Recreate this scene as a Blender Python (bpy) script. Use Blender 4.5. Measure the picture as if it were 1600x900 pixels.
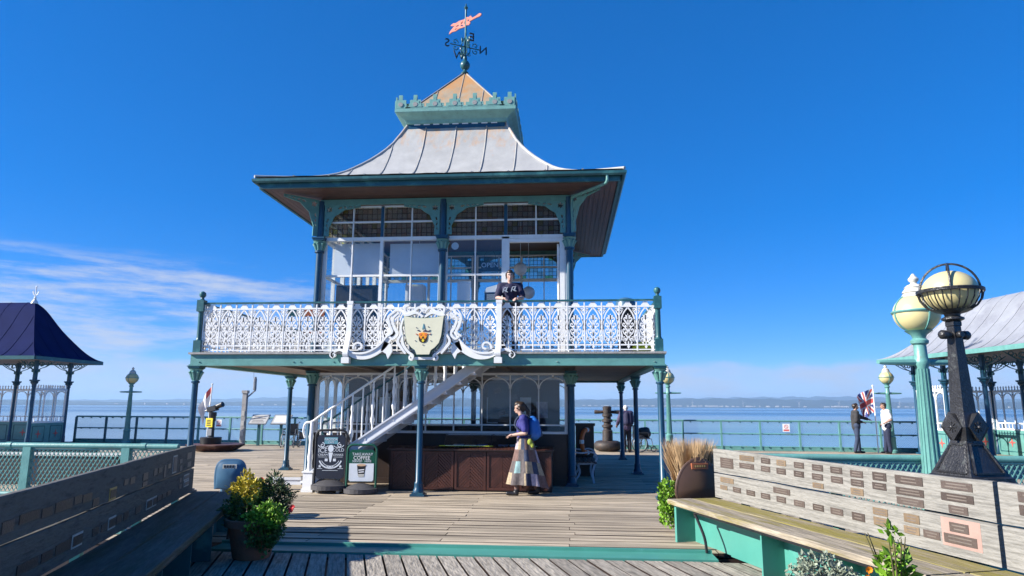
import bpy, bmesh, math, random
from mathutils import Vector, Matrix, Euler
from mathutils.geometry import tessellate_polygon
for o in list(bpy.data.objects): bpy.data.objects.remove(o)
random.seed(7)
R = math.radians
SC = bpy.context.scene
COL = SC.collection
# ------------------------------------------------------------------ camera
cam = bpy.data.cameras.new('camera'); cam.sensor_width = 36.0; cam.lens = 36.0*1050/1600
cam.clip_start = 0.05; cam.clip_end = 60000
camo = bpy.data.objects.new('camera', cam); COL.objects.link(camo)
PITCH = math.atan((634.3-450)/1050); YAW = R(4.666); ROLL = R(0.25)
F = Vector((-math.sin(YAW)*math.cos(PITCH), math.cos(YAW)*math.cos(PITCH), math.sin(PITCH)))
R0 = Vector((math.cos(YAW), math.sin(YAW), 0)); U0 = R0.cross(F)
RR = R0*math.cos(ROLL)+U0*math.sin(ROLL); UU = U0*math.cos(ROLL)-R0*math.sin(ROLL)
camo.matrix_world = Matrix(((RR.x, UU.x, -F.x, 0), (RR.y, UU.y, -F.y, 0), (RR.z, UU.z, -F.z, 1.65), (0, 0, 0, 1)))
SC.camera = camo
SC.render.resolution_x = 1024; SC.render.resolution_y = 576
# ------------------------------------------------------------------ sky and sun
SUNV = Vector((-1.75, -0.58, 1.0)).normalized()
ELEV = math.asin(SUNV.z); AZ = math.atan2(SUNV.x, SUNV.y)
W = bpy.data.worlds.new('World'); SC.world = W; W.use_nodes = True
nt = W.node_tree; nt.nodes.clear()
def WN(t, **k):
    n = nt.nodes.new(t)
    for a, b in k.items(): setattr(n, a, b)
    return n
out = WN('ShaderNodeOutputWorld'); bg = WN('ShaderNodeBackground')
sky = WN('ShaderNodeTexSky', sky_type='NISHITA', sun_disc=False, sun_elevation=ELEV, sun_rotation=AZ, altitude=0, air_density=0.55, dust_density=0.0, ozone_density=8.0)
bg.inputs['Strength'].default_value = 0.116
tc = WN('ShaderNodeTexCoord'); sep = WN('ShaderNodeSeparateXYZ')
nt.links.new(tc.outputs['Generated'], sep.inputs[0])
def wmath(op, a, b=None, clamp=False):
    n = WN('ShaderNodeMath', operation=op, use_clamp=clamp)
    for i, v in enumerate((a, b)):
        if v is None: continue
        if isinstance(v, (int, float)): n.inputs[i].default_value = v
        else: nt.links.new(v, n.inputs[i])
    return n.outputs[0]
def wmap(v, a, b, c=0.0, d=1.0):
    n = WN('ShaderNodeMapRange', interpolation_type='SMOOTHSTEP')
    nt.links.new(v, n.inputs[0])
    for i, x in enumerate((a, b, c, d)): n.inputs[i+1].default_value = x
    return n.outputs[0]
Z = sep.outputs['Z']
# wispy cirrus: noise stretched along the horizon
def wnoise(scale3, detail, rough, rot=(0, 0, 0)):
    mp = WN('ShaderNodeMapping'); mp.inputs['Scale'].default_value = scale3; mp.inputs['Rotation'].default_value = rot
    nt.links.new(tc.outputs['Generated'], mp.inputs[0])
    n = WN('ShaderNodeTexNoise'); n.inputs['Scale'].default_value = 1.0; n.inputs['Detail'].default_value = detail; n.inputs['Roughness'].default_value = rough
    nt.links.new(mp.outputs[0], n.inputs['Vector']); return n.outputs['Fac']
cir = wmap(wnoise((4.2, 4.2, 30), 8, .66, (0.0, R(-9), 0)), .43, .68)
big = wmap(sep.outputs['X'], -.22, -.46)                     # the cirrus bank lies to one side of the sky
band = wmath('MULTIPLY', wmap(Z, .205, .165), wmap(Z, -.01, .05))
m1 = wmath('MULTIPLY', wmath('MULTIPLY', cir, band), big)
cum = wmap(wnoise((9, 9, 30), 6, .55), .38, .62)
edge = wmath('ADD', Z, wmath('MULTIPLY', wnoise((12, 12, 34), 5, .6), -.030))
low = wmath('MULTIPLY', wmap(edge, .050, .036), wmath('ADD', wmath('MULTIPLY', cum, .40), .48))
mask = wmath('MAXIMUM', wmath('MULTIPLY', m1, .92), wmath('MULTIPLY', low, .95), True)
hsv = WN('ShaderNodeHueSaturation'); hsv.inputs['Saturation'].default_value = 1.50; hsv.inputs['Hue'].default_value = .513; hsv.inputs['Value'].default_value = 1.52
gam = WN('ShaderNodeGamma'); gam.inputs[1].default_value = .6
nt.links.new(sky.outputs[0], gam.inputs[0]); nt.links.new(gam.outputs[0], hsv.inputs['Color'])
mix = WN('ShaderNodeMixRGB'); mix.inputs['Color2'].default_value = (2.35, 2.65, 3.35, 1)
nt.links.new(mask, mix.inputs['Fac']); nt.links.new(hsv.outputs[0], mix.inputs['Color1'])
nt.links.new(mix.outputs[0], bg.inputs['Color']); nt.links.new(bg.outputs[0], out.inputs['Surface'])
sun = bpy.data.lights.new('sun', 'SUN'); sun.energy = 5.0; sun.angle = R(.5); sun.color = (1, .95, .87)
suno = bpy.data.objects.new('sun', sun); COL.objects.link(suno)
suno.rotation_euler = SUNV.to_track_quat('Z', 'Y').to_euler()
SC.view_settings.view_transform = 'Standard'; SC.view_settings.look = 'None'
SC.view_settings.exposure = 1.10; SC.view_settings.gamma = 1.0; SC.view_settings.use_curve_mapping = False
# ------------------------------------------------------------------ materials
MATS = {}
def mat(name, col, rough=.55, metal=0.0, var=.18, scale=6.0, stretch=(1, 1, 1), bump=0.0, bscale=40.0, dirt=None, spec=.5, island=0.0, streak=None, dscale=3.0, damt=(.52, .68)):
    m = bpy.data.materials.new(name); m.use_nodes = True; MATS[name] = m
    t = m.node_tree; N = t.nodes; L = t.links; b = N['Principled BSDF']
    b.inputs['Roughness'].default_value = rough; b.inputs['Metallic'].default_value = metal
    b.inputs['Specular IOR Level'].default_value = spec
    tx = N.new('ShaderNodeTexCoord'); mp = N.new('ShaderNodeMapping'); mp.inputs['Scale'].default_value = stretch
    L.new(tx.outputs['Object'], mp.inputs[0])
    n1 = N.new('ShaderNodeTexNoise'); n1.inputs['Scale'].default_value = scale; n1.inputs['Detail'].default_value = 8; n1.inputs['Roughness'].default_value = .62
    L.new(mp.outputs[0], n1.inputs['Vector'])
    cr = N.new('ShaderNodeMapRange'); cr.inputs[1].default_value = .3; cr.inputs[2].default_value = .7; cr.inputs[3].default_value = 1-var; cr.inputs[4].default_value = 1+var
    L.new(n1.outputs['Fac'], cr.inputs[0])
    fac = cr.outputs[0]
    if streak:
        ms_ = N.new('ShaderNodeMapping'); ms_.inputs['Scale'].default_value = streak[0]; L.new(tx.outputs['Object'], ms_.inputs[0])
        ns_ = N.new('ShaderNodeTexNoise'); ns_.inputs['Scale'].default_value = 1.0; ns_.inputs['Detail'].default_value = 3; L.new(ms_.outputs[0], ns_.inputs['Vector'])
        rs_ = N.new('ShaderNodeMapRange'); rs_.inputs[1].default_value = .36; rs_.inputs[2].default_value = .56; rs_.inputs[3].default_value = 1-streak[1]; rs_.inputs[4].default_value = 1.06; L.new(ns_.outputs['Fac'], rs_.inputs[0])
        mu_ = N.new('ShaderNodeMath'); mu_.operation = 'MULTIPLY'; L.new(fac, mu_.inputs[0]); L.new(rs_.outputs[0], mu_.inputs[1]); fac = mu_.outputs[0]
    if island:
        g = N.new('ShaderNodeNewGeometry'); oi = N.new('ShaderNodeObjectInfo')
        ad = N.new('ShaderNodeMath'); ad.operation = 'ADD'; L.new(g.outputs['Random Per Island'], ad.inputs[0]); L.new(oi.outputs['Random'], ad.inputs[1])
        fr = N.new('ShaderNodeMath'); fr.operation = 'FRACT'; L.new(ad.outputs[0], fr.inputs[0])
        mr = N.new('ShaderNodeMapRange'); mr.inputs[3].default_value = 1-island; mr.inputs[4].default_value = 1+island; L.new(fr.outputs[0], mr.inputs[0])
        mu = N.new('ShaderNodeMath'); mu.operation = 'MULTIPLY'; L.new(fac, mu.inputs[0]); L.new(mr.outputs[0], mu.inputs[1]); fac = mu.outputs[0]
    vm = N.new('ShaderNodeVectorMath'); vm.operation = 'SCALE'; vm.inputs[0].default_value = col; L.new(fac, vm.inputs['Scale'])
    c = vm.outputs[0]
    if dirt:
        n2 = N.new('ShaderNodeTexNoise'); n2.inputs['Scale'].default_value = dscale; n2.inputs['Detail'].default_value = 6; n2.inputs['Roughness'].default_value = .7
        L.new(mp.outputs[0], n2.inputs['Vector'])
        mr = N.new('ShaderNodeMapRange'); mr.inputs[1].default_value = damt[0]; mr.inputs[2].default_value = damt[1]; L.new(n2.outputs['Fac'], mr.inputs[0])
        mx = N.new('ShaderNodeMixRGB'); mx.inputs['Color2'].default_value = (*dirt, 1); L.new(mr.outputs[0], mx.inputs['Fac']); L.new(c, mx.inputs['Color1']); c = mx.outputs[0]
    L.new(c, b.inputs['Base Color'])
    if bump:
        nb = N.new('ShaderNodeTexNoise'); nb.inputs['Scale'].default_value = bscale; nb.inputs['Detail'].default_value = 5
        L.new(mp.outputs[0], nb.inputs['Vector'])
        bp = N.new('ShaderNodeBump'); bp.inputs['Strength'].default_value = bump; bp.inputs['Distance'].default_value = .02
        L.new(nb.outputs['Fac'], bp.inputs['Height']); L.new(bp.outputs[0], b.inputs['Normal'])
    m['_c'] = 0
    return m
mat('teal', (.115, .285, .258), .42, var=.16, scale=5, dirt=(.13, .125, .095), dscale=7, damt=(.62, .80), bump=.15)
mat('teal_pale', (.165, .345, .305), .5, var=.14, scale=6, dirt=(.12, .22, .19), dscale=9, damt=(.56, .74), bump=.15)
mat('teal_bright', (.068, .27, .222), .38, var=.08, scale=2, dirt=(.10, .32, .28), dscale=4, damt=(.6, .8))
mat('teal_dark', (.020, .092, .105), .38, var=.15, scale=4, dirt=(.06, .2, .19))
mat('column_blue', (.010, .055, .105), .34, var=.18, scale=5, dirt=(.018, .085, .115), dscale=6)
mat('teal_rust', (.11, .30, .28), .5, var=.2, scale=9, dirt=(.22, .10, .04), dscale=9, damt=(.56, .7))
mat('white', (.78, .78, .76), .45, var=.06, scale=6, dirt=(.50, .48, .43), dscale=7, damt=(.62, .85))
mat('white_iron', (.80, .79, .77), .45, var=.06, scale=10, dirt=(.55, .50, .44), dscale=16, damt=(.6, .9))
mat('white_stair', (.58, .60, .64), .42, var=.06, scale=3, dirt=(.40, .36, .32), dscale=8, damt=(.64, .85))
mat('soffit', (.105, .050, .036), .5, var=.25, scale=3, stretch=(1, 1, 1), island=.25)
mat('balcony_soffit', (.17, .12, .09), .6, var=.2, scale=3, island=.25)
mat('counter_wood', (.058, .020, .014), .42, var=.25, scale=5, stretch=(1, 1, 1), island=.2, bump=.1)
mat('dark_wood', (.030, .018, .014), .45, var=.3, scale=5)
mat('black', (.012, .012, .014), .4, var=.25, scale=12)
mat('black_iron', (.020, .020, .022), .33, var=.4, scale=14, dirt=(.09, .10, .095), dscale=11, damt=(.56, .74), bump=.35, bscale=60)
mat('grey_metal', (.25, .26, .27), .4, .5)
mat('deck', (.43, .352, .255), .75, var=.30, scale=4.5, stretch=(.22, 5, 5), bump=.5, bscale=9, island=.26, streak=((.9, 34, 34), .5), dirt=(.15, .125, .095), dscale=3.2, damt=(.50, .72))
mat('deck_near', (.335, .295, .24), .75, var=.36, scale=9, stretch=(2.4, .6, 2.4), bump=.6, bscale=14, island=.20, streak=((55, 3.2, 55), .38), dirt=(.15, .125, .10), dscale=4.5, damt=(.56, .76))
mat('bench_back', (.232, .222, .20), .75, var=.16, scale=9, stretch=(1.0, 1.2, 3.5), streak=((9, 1.5, 48), .30), bump=.55, bscale=12, dirt=(.14, .12, .095), dscale=9, damt=(.60, .74))
mat('bench_seat', (.30, .255, .19), .75, var=.34, scale=5, stretch=(5, .6, 5), streak=((45, 2.5, 45), .4), bump=.5, bscale=10, dirt=(.20, .165, .05), dscale=1.6, damt=(.50, .62))
mat('bench_back_shade', (.125, .117, .10), .8, var=.4, scale=5, stretch=(1.0, .8, 3.5), bump=.5, bscale=12, dirt=(.045, .042, .038), dscale=5, damt=(.45, .65))  # darker copy of bench_back, shade put into the wood colour
mat('bench_seat_shade', (.075, .072, .058), .75, var=.4, scale=5, stretch=(5, .6, 5), bump=.5, bscale=10, dirt=(.03, .04, .016), dscale=1.8, damt=(.42, .6))  # seat wood and moss coloured darker to imitate shade
mat('bench_seat_moss', (.27, .225, .15), .75, var=.34, scale=5, stretch=(5, .6, 5), bump=.5, bscale=10, dirt=(.20, .168, .035), dscale=1.4, damt=(.40, .56), streak=((45, 2.5, 45), .4))
mat('plaque', (.115, .088, .075), .38, .35, var=.14, scale=30, island=.22, bump=.25, bscale=90)
mat('plaque_brass', (.25, .18, .115), .38, .35, var=.14, scale=30, island=.15, bump=.25, bscale=90)
mat('inscription', (.195, .162, .138), .4, .3, var=.2)
mat('plaque_pale', (.42, .41, .38), .5, var=.12, scale=20)
mat('plaque_gold', (.52, .36, .12), .4, .3, var=.1)
mat('pink_stain', (.33, .215, .18), .8, var=.15)
mat('cream', (.58, .50, .25), .3, var=.03)
mat('cream_shield', (.72, .69, .50), .4, var=.04)
mat('roof_navy', (.011, .017, .072), .75, spec=.03, var=.15, scale=1.5)
mat('roof_shelter', (.26, .27, .295), .5, var=.12, scale=1.5, dirt=(.20, .205, .23), dscale=1.2)
mat('flag_red', (.60, .10, .085), .6, var=.1)
mat('flag_white', (.75, .73, .72), .7, var=.05)
mat('flag_blue', (.030, .045, .20), .7, var=.1)
mat('vane_red', (.42, .11, .075), .7, var=.2, scale=14, dirt=(.42, .17, .13), dscale=14)
mat('terracotta', (.27, .105, .06), .75, var=.2, scale=6, bump=.2)
mat('planter_brown', (.075, .042, .028), .42, var=.12, scale=5)
mat('planter_blue', (.04, .115, .20), .4, var=.12, scale=4)
mat('planter_plate', (.36, .11, .05), .4, var=.1)
mat('brass_text', (.50, .34, .14), .4, .4)
mat('skin', (.38, .21, .15), .55, var=.06)
mat('skin_pale', (.46, .29, .23), .55, var=.06)
mat('hair_dark', (.030, .018, .012), .45, var=.3, scale=30)
mat('hair_white', (.62, .60, .57), .6, var=.1, scale=30)
mat('shirt_blue', (.030, .030, .185), .8, var=.2, scale=9, bump=.3)
mat('shirt_navy', (.012, .012, .045), .8, var=.25, scale=9, bump=.3)
mat('shirt_white', (.62, .63, .66), .85, var=.08, scale=9, bump=.3)
mat('sweater_dark', (.035, .033, .034), .9, var=.25, scale=14, bump=.3)
mat('jeans', (.030, .045, .085), .85, var=.3, scale=12, bump=.3)
mat('bag_blue', (.012, .12, .42), .55, var=.2, scale=8)
mat('jacket_purple', (.050, .035, .085), .7, var=.25, scale=8)
mat('trousers_navy', (.014, .020, .050), .85, var=.3, scale=12, bump=.3)
mat('trousers_dark', (.020, .020, .028), .8, var=.2)
mat('paper', (.78, .78, .78), .6, var=.03)
mat('print_dark', (.022, .026, .040), .35, var=.1)
mat('print_light', (.62, .66, .70), .5, var=.08)
mat('print_blue', (.12, .30, .36), .5, var=.05)
mat('sign_green', (.006, .075, .045), .35, var=.08)
mat('sign_yellow', (.80, .62, .03), .4, var=.05)
mat('rubber', (.055, .052, .055), .6, var=.2, scale=8, bump=.1)
mat('coffee', (.55, .36, .22), .5, var=.05)
mat('orange', (.70, .17, .04), .5, var=.1)
mat('lime', (.62, .72, .05), .5, var=.15)
mat('red_flower', (.50, .02, .03), .6, var=.2)
mat('orange_flower', (.85, .30, .01), .6, var=.2)
mat('yellow_leaf', (.50, .40, .03), .6, var=.3, scale=12, island=.25)
mat('green_leaf', (.050, .115, .020), .55, var=.3, scale=12, island=.4)
mat('dark_leaf', (.030, .060, .018), .6, var=.3, scale=12, island=.4)
mat('lime_leaf', (.145, .29, .018), .55, var=.25, scale=12, island=.35)
mat('grey_leaf', (.235, .27, .20), .7, var=.2, scale=12, island=.3)
mat('straw', (.44, .295, .155), .75, var=.2, scale=4, island=.3)
mat('stem', (.09, .08, .03), .7)
mat('concrete', (.30, .29, .28), .8, var=.25, scale=8, bump=.3)
mat('plinth_red', (.085, .032, .024), .55, var=.3, scale=4, dirt=(.16, .10, .08))
mat('rust_iron', (.035, .028, .026), .6, var=.4, scale=12, bump=.4, dirt=(.09, .045, .025), dscale=8)
mat('interior_white', (.66, .69, .74), .6, var=.04)
mat('interior_wall', (.085, .07, .065), .7, var=.15)
mat('hills', (.032, .05, .05), .9, var=.35, scale=.0025, stretch=(1, 1, 1))
mat('town', (.55, .52, .48), .8, var=.2)
mat('slat_pale', (.50, .49, .44), .7, var=.15, scale=5, island=.1)
mat('iron_pale', (.40, .47, .55), .45, var=.15)
mat('wave_mark', (.30, .24, .16), .8)
for nm, c in dict(rb1=(.75, .25, .06), rb2=(.10, .10, .45), rb3=(.05, .35, .65), rb4=(.70, .08, .12), rb5=(.35, .60, .08)).items(): mat(nm, c, .5, var=.03)
for nm, c in dict(patch_brown=(.14, .085, .075), patch_cream=(.34, .27, .18), patch_teal=(.20, .32, .33), patch_navy=(.025, .03, .06), patch_lilac=(.36, .30, .34), patch_grey=(.10, .085, .085), patch_red=(.40, .10, .08), patch_green=(.30, .36, .05)).items(): mat(nm, c, .9, var=.3, scale=22, bump=.3)
def roof_mat(name, col, rustcol, z0, z1, base_rust=0.0):
    m = mat(name, col, .48, 0.0, var=.12, scale=2.6, bump=.40, bscale=5.0)
    t = m.node_tree; N = t.nodes; L = t.links; b = N['Principled BSDF']
    src = b.inputs['Base Color'].links[0].from_socket
    tx = N.new('ShaderNodeTexCoord'); mp = N.new('ShaderNodeMapping'); mp.inputs['Scale'].default_value = (3.2, 3.2, .55)
    L.new(tx.outputs['Object'], mp.inputs[0])
    n = N.new('ShaderNodeTexNoise'); n.inputs['Scale'].default_value = 1.3; n.inputs['Detail'].default_value = 7; n.inputs['Roughness'].default_value = .65
    L.new(mp.outputs[0], n.inputs['Vector'])
    sx = N.new('ShaderNodeSeparateXYZ'); L.new(tx.outputs['Object'], sx.inputs[0])
    mz = N.new('ShaderNodeMapRange'); mz.inputs[1].default_value = z0; mz.inputs[2].default_value = z1; mz.inputs[3].default_value = -.25+base_rust; mz.inputs[4].default_value = .22+base_rust; L.new(sx.outputs['Z'], mz.inputs[0])
    ad = N.new('ShaderNodeMath'); ad.operation = 'ADD'; L.new(n.outputs['Fac'], ad.inputs[0]); L.new(mz.outputs[0], ad.inputs[1])
    mr = N.new('ShaderNodeMapRange'); mr.inputs[1].default_value = .60; mr.inputs[2].default_value = .86; mr.inputs[4].default_value = .85; L.new(ad.outputs[0], mr.inputs[0])
    mx = N.new('ShaderNodeMixRGB'); mx.inputs['Color2'].default_value = (*rustcol, 1); L.new(mr.outputs[0], mx.inputs['Fac']); L.new(src, mx.inputs['Color1']); L.new(mx.outputs[0], b.inputs['Base Color'])
roof_mat('roof_lead', (.385, .38, .365), (.52, .27, .10), 6.9, 8.7)
roof_mat('roof_cap', (.36, .285, .19), (.50, .24, .075), 8.6, 10.6, .12)
mat('roof_seam', (.28, .25, .22), .6, var=.2)
def glass_mat(name, tint, gloss, rough=.02, base=None, mixbase=0.0):
    m = bpy.data.materials.new(name); m.use_nodes = True; MATS[name] = m
    t = m.node_tree; N = t.nodes; L = t.links; N.clear()
    o = N.new('ShaderNodeOutputMaterial'); tr = N.new('ShaderNodeBsdfTransparent'); tr.inputs[0].default_value = (*tint, 1)
    gl = N.new('ShaderNodeBsdfGlossy'); gl.inputs['Roughness'].default_value = rough
    ge = N.new('ShaderNodeNewGeometry'); dt = N.new('ShaderNodeVectorMath'); dt.operation = 'DOT_PRODUCT'; L.new(ge.outputs['Normal'], dt.inputs[0]); L.new(ge.outputs['Incoming'], dt.inputs[1])
    def q_(op, a, b_=None):
        n = N.new('ShaderNodeMath'); n.operation = op; n.use_clamp = True
        for i, v in enumerate((a, b_)):
            if v is None: continue
            if isinstance(v, (int, float)): n.inputs[i].default_value = v
            else: L.new(v, n.inputs[i])
        return n.outputs[0]
    # Schlick reflectance of a thin pane, the same on both faces
    sch = q_('ADD', q_('MULTIPLY', q_('POWER', q_('SUBTRACT', 1, q_('ABSOLUTE', dt.outputs['Value'])), 5), .9), gloss)
    class _o: outputs = [sch]
    ml = _o
    nz = N.new('ShaderNodeTexNoise'); nz.inputs['Scale'].default_value = 1.7; tx = N.new('ShaderNodeTexCoord'); L.new(tx.outputs['Object'], nz.inputs['Vector'])
    bp = N.new('ShaderNodeBump'); bp.inputs['Strength'].default_value = .12; bp.inputs['Distance'].default_value = .02; L.new(nz.outputs['Fac'], bp.inputs['Height']); L.new(bp.outputs[0], gl.inputs['Normal'])
    mx = N.new('ShaderNodeMixShader'); L.new(ml.outputs[0], mx.inputs[0]); L.new(tr.outputs[0], mx.inputs[1]); L.new(gl.outputs[0], mx.inputs[2])
    L.new(mx.outputs[0], o.inputs['Surface'])
    return m
glass_mat('glass', (.93, .95, .96), .04)
glass_mat('glass_dim', (.62, .66, .70), .05)
def stained_mat():
    m = bpy.data.materials.new('stained_glass'); m.use_nodes = True; MATS['stained_glass'] = m
    t = m.node_tree; N = t.nodes; L = t.links; N.clear()
    o = N.new('ShaderNodeOutputMaterial'); tx = N.new('ShaderNodeTexCoord')
    mp = N.new('ShaderNodeMapping'); mp.inputs['Scale'].default_value = (8.6, 8.6, 8.6); mp.inputs['Location'].default_value = (.5, .5, .3); L.new(tx.outputs['Object'], mp.inputs[0])
    fl = N.new('ShaderNodeVectorMath'); fl.operation = 'FLOOR'; L.new(mp.outputs[0], fl.inputs[0])
    wn = N.new('ShaderNodeTexWhiteNoise'); wn.noise_dimensions = '3D'; L.new(fl.outputs[0], wn.inputs['Vector'])
    cr = N.new('ShaderNodeValToRGB'); cr.color_ramp.interpolation = 'CONSTANT'
    cols = [(0, (.84, .85, .78)), (.28, (.72, .80, .72)), (.5, (.78, .70, .58)), (.68, (.60, .60, .22)), (.80, (.70, .78, .80)), (.90, (.70, .56, .46))]
    cols = [(p_, tuple(v*.72 for v in c_)) for p_, c_ in cols]
    cr.color_ramp.elements[0].color = (*cols[0][1], 1); cr.color_ramp.elements[1].position = cols[1][0]; cr.color_ramp.elements[1].color = (*cols[1][1], 1)
    for p, c in cols[2:]: e = cr.color_ramp.elements.new(p); e.color = (*c, 1)
    L.new(wn.outputs['Value'], cr.inputs[0])
    # lead lines
    fr = N.new('ShaderNodeVectorMath'); fr.operation = 'FRACTION'; L.new(mp.outputs[0], fr.inputs[0])
    sp = N.new('ShaderNodeSeparateXYZ'); L.new(fr.outputs[0], sp.inputs[0])
    g = N.new('ShaderNodeNewGeometry'); sn = N.new('ShaderNodeSeparateXYZ'); L.new(g.outputs['True Normal'], sn.inputs[0])
    def mm(op, a, b):
        q = N.new('ShaderNodeMath'); q.operation = op
        for i, v in enumerate((a, b)):
            if isinstance(v, (int, float)): q.inputs[i].default_value = v
            else: L.new(v, q.inputs[i])
        return q.outputs[0]
    ax = mm('ABSOLUTE', sn.outputs['X'], 0)
    selx = mm('GREATER_THAN', ax, .5)
    u = mm('ADD', mm('MULTIPLY', sp.outputs['X'], mm('SUBTRACT', 1, selx)), mm('MULTIPLY', sp.outputs['Y'], selx))
    lead = mm('MAXIMUM', mm('LESS_THAN', u, .10), mm('LESS_THAN', sp.outputs['Z'], .10))
    tr = N.new('ShaderNodeBsdfTranslucent'); tp = N.new('ShaderNodeBsdfTransparent'); di = N.new('ShaderNodeBsdfGlossy'); di.inputs['Roughness'].default_value = .35
    dk = N.new('ShaderNodeBsdfDiffuse'); dk.inputs[0].default_value = (.02, .016, .014, 1)
    L.new(cr.outputs[0], tr.inputs[0]); L.new(cr.outputs[0], tp.inputs[0])
    m1 = N.new('ShaderNodeMixShader'); m1.inputs[0].default_value = .84; L.new(tr.outputs[0], m1.inputs[1]); L.new(tp.outputs[0], m1.inputs[2])
    di.inputs[0].default_value = (.6, .6, .6, 1)
    m2 = N.new('ShaderNodeMixShader'); m2.inputs[0].default_value = .035; L.new(m1.outputs[0], m2.inputs[1]); L.new(di.outputs[0], m2.inputs[2])
    m3 = N.new('ShaderNodeMixShader'); L.new(lead, m3.inputs[0]); L.new(m2.outputs[0], m3.inputs[1]); L.new(dk.outputs[0], m3.inputs[2])
    L.new(m3.outputs[0], o.inputs['Surface'])
stained_mat()
# ------------------------------------------------------------------ mesh helpers
class MB:
    def __init__(s, T=None): s.v = []; s.f = []; s.mi = []; s.T = T or Matrix(); s.m = 0
    def add(s, vs, fs):
        k = len(s.v); s.v += [tuple(s.T @ Vector(p)) for p in vs]; s.f += [tuple(i+k for i in f) for f in fs]; s.mi += [s.m]*len(fs)
        return s
    def box(s, x0, y0, z0, x1, y1, z1, rot=None, ctr=None):
        vs = [(x, y, z) for z in (z0, z1) for x, y in ((x0, y0), (x1, y0), (x1, y1), (x0, y1))]
        if rot is not None:
            c = Vector(ctr or ((x0+x1)/2, (y0+y1)/2, (z0+z1)/2)); vs = [rot @ (Vector(p)-c)+c for p in vs]
        return s.add(vs, [(0, 3, 2, 1), (4, 5, 6, 7), (0, 1, 5, 4), (1, 2, 6, 5), (2, 3, 7, 6), (3, 0, 4, 7)])
    def bar(s, a, b, w, h, up=(0, 0, 1)):
        a = Vector(a); b = Vector(b); d = (b-a).normalized(); up = Vector(up)
        if abs(d.dot(up)) > .98: up = Vector((0, 1, 0))
        x = d.cross(up).normalized()*w/2; z = x.cross(d).normalized()*h/2
        vs = [p+q for p in (a, b) for q in (-x-z, x-z, x+z, -x+z)]
        return s.add(vs, [(0, 1, 2, 3), (7, 6, 5, 4), (0, 4, 5, 1), (1, 5, 6, 2), (2, 6, 7, 3), (3, 7, 4, 0)])
    def tube(s, pts, r, n=8, closed=False):
        pts = [Vector(p) for p in pts]; k = len(pts); rs = r if isinstance(r, (list, tuple)) else [r]*k
        vs = []; prev = None
        for i, p in enumerate(pts):
            if closed: d = pts[(i+1) % k]-pts[i-1]
            else: d = pts[min(i+1, k-1)]-pts[max(i-1, 0)]
            if d.length < 1e-9: d = Vector((0, 0, 1))
            d.normalize()
            if prev is None:
                u = d.orthogonal().normalized()
            else:
                u = (prev-d*prev.dot(d))
                u = u.normalized() if u.length > 1e-6 else d.orthogonal().normalized()
            prev = u; w = d.cross(u)
            vs += [p+(u*math.cos(2*math.pi*j/n)+w*math.sin(2*math.pi*j/n))*rs[i] for j in range(n)]
        fs = []
        for i in range(k if closed else k-1):
            for j in range(n):
                a = i*n+j; b = i*n+(j+1) % n; i2 = (i+1) % k; fs.append((a, b, i2*n+(j+1) % n, i2*n+j))
        if not closed: fs += [tuple(range(n))[::-1], tuple((k-1)*n+j for j in range(n))]
        return s.add(vs, fs)
    def lathe(s, prof, n=16, c=(0, 0, 0), sq=False):
        vs = []; fs = []; k = len(prof); off = math.pi/n if sq else 0
        for r, z in prof: vs += [(c[0]+r*math.cos(2*math.pi*j/n+off), c[1]+r*math.sin(2*math.pi*j/n+off), c[2]+z) for j in range(n)]
        for i in range(k-1):
            for j in range(n): fs.append((i*n+j, i*n+(j+1) % n, (i+1)*n+(j+1) % n, (i+1)*n+j))
        fs += [tuple(range(n))[::-1], tuple((k-1)*n+j for j in range(n))]
        return s.add(vs, fs)
    def ell(s, c, r, n=12, m=8):
        return s.add(*ellipsoid(c, r, n, m))
    def prism(s, loops, d0, d1, plane='xz'):
        """2D outline (first loop) with holes, extruded from d0 to d1 along the third axis"""
        if not isinstance(loops[0][0], (list, tuple, Vector)): loops = [loops]
        def P(p, d): return (p[0], d, p[1]) if plane == 'xz' else ((d, p[0], p[1]) if plane == 'yz' else (p[0], p[1], d))
        fl = [p for l in loops for p in l]; n = len(fl)
        tr = tessellate_polygon([[Vector((p[0], p[1], 0)) for p in l] for l in loops])
        vs = [P(p, d0) for p in fl]+[P(p, d1) for p in fl]; fs = []
        for a, b, c in tr: fs += [(a, b, c), (c+n, b+n, a+n)]
        k = 0
        for l in loops:
            m = len(l)
            for i in range(m): fs.append((k+i, k+(i+1) % m, k+(i+1) % m+n, k+i+n))
            k += m
        return s.add(vs, fs)
    def stroke(s, pts, w, d0, d1, plane='xz'):
        """flat curved bar following 2D points"""
        pts = [Vector((p[0], p[1])) for p in pts]; k = len(pts); vs = []
        ws = w if isinstance(w, (list, tuple)) else [w]*k
        for i, p in enumerate(pts):
            d = pts[min(i+1, k-1)]-pts[max(i-1, 0)]; d = d.normalized() if d.length > 1e-9 else Vector((1, 0)); nn = Vector((-d.y, d.x))*ws[i]/2
            for q in (p-nn, p+nn):
                for dd in (d0, d1): vs.append((q.x, dd, q.y) if plane == 'xz' else ((dd, q.x, q.y) if plane == 'yz' else (q.x, q.y, dd)))
        fs = []
        for i in range(k-1):
            a = i*4; b = a+4
            fs += [(a, b, b+2, a+2), (a+1, a+3, b+3, b+1), (a, a+1, b+1, b), (a+2, b+2, b+3, a+3)]
        fs += [(0, 2, 3, 1), (4*k-4, 4*k-3, 4*k-1, 4*k-2)]
        return s.add(vs, fs)
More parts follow.
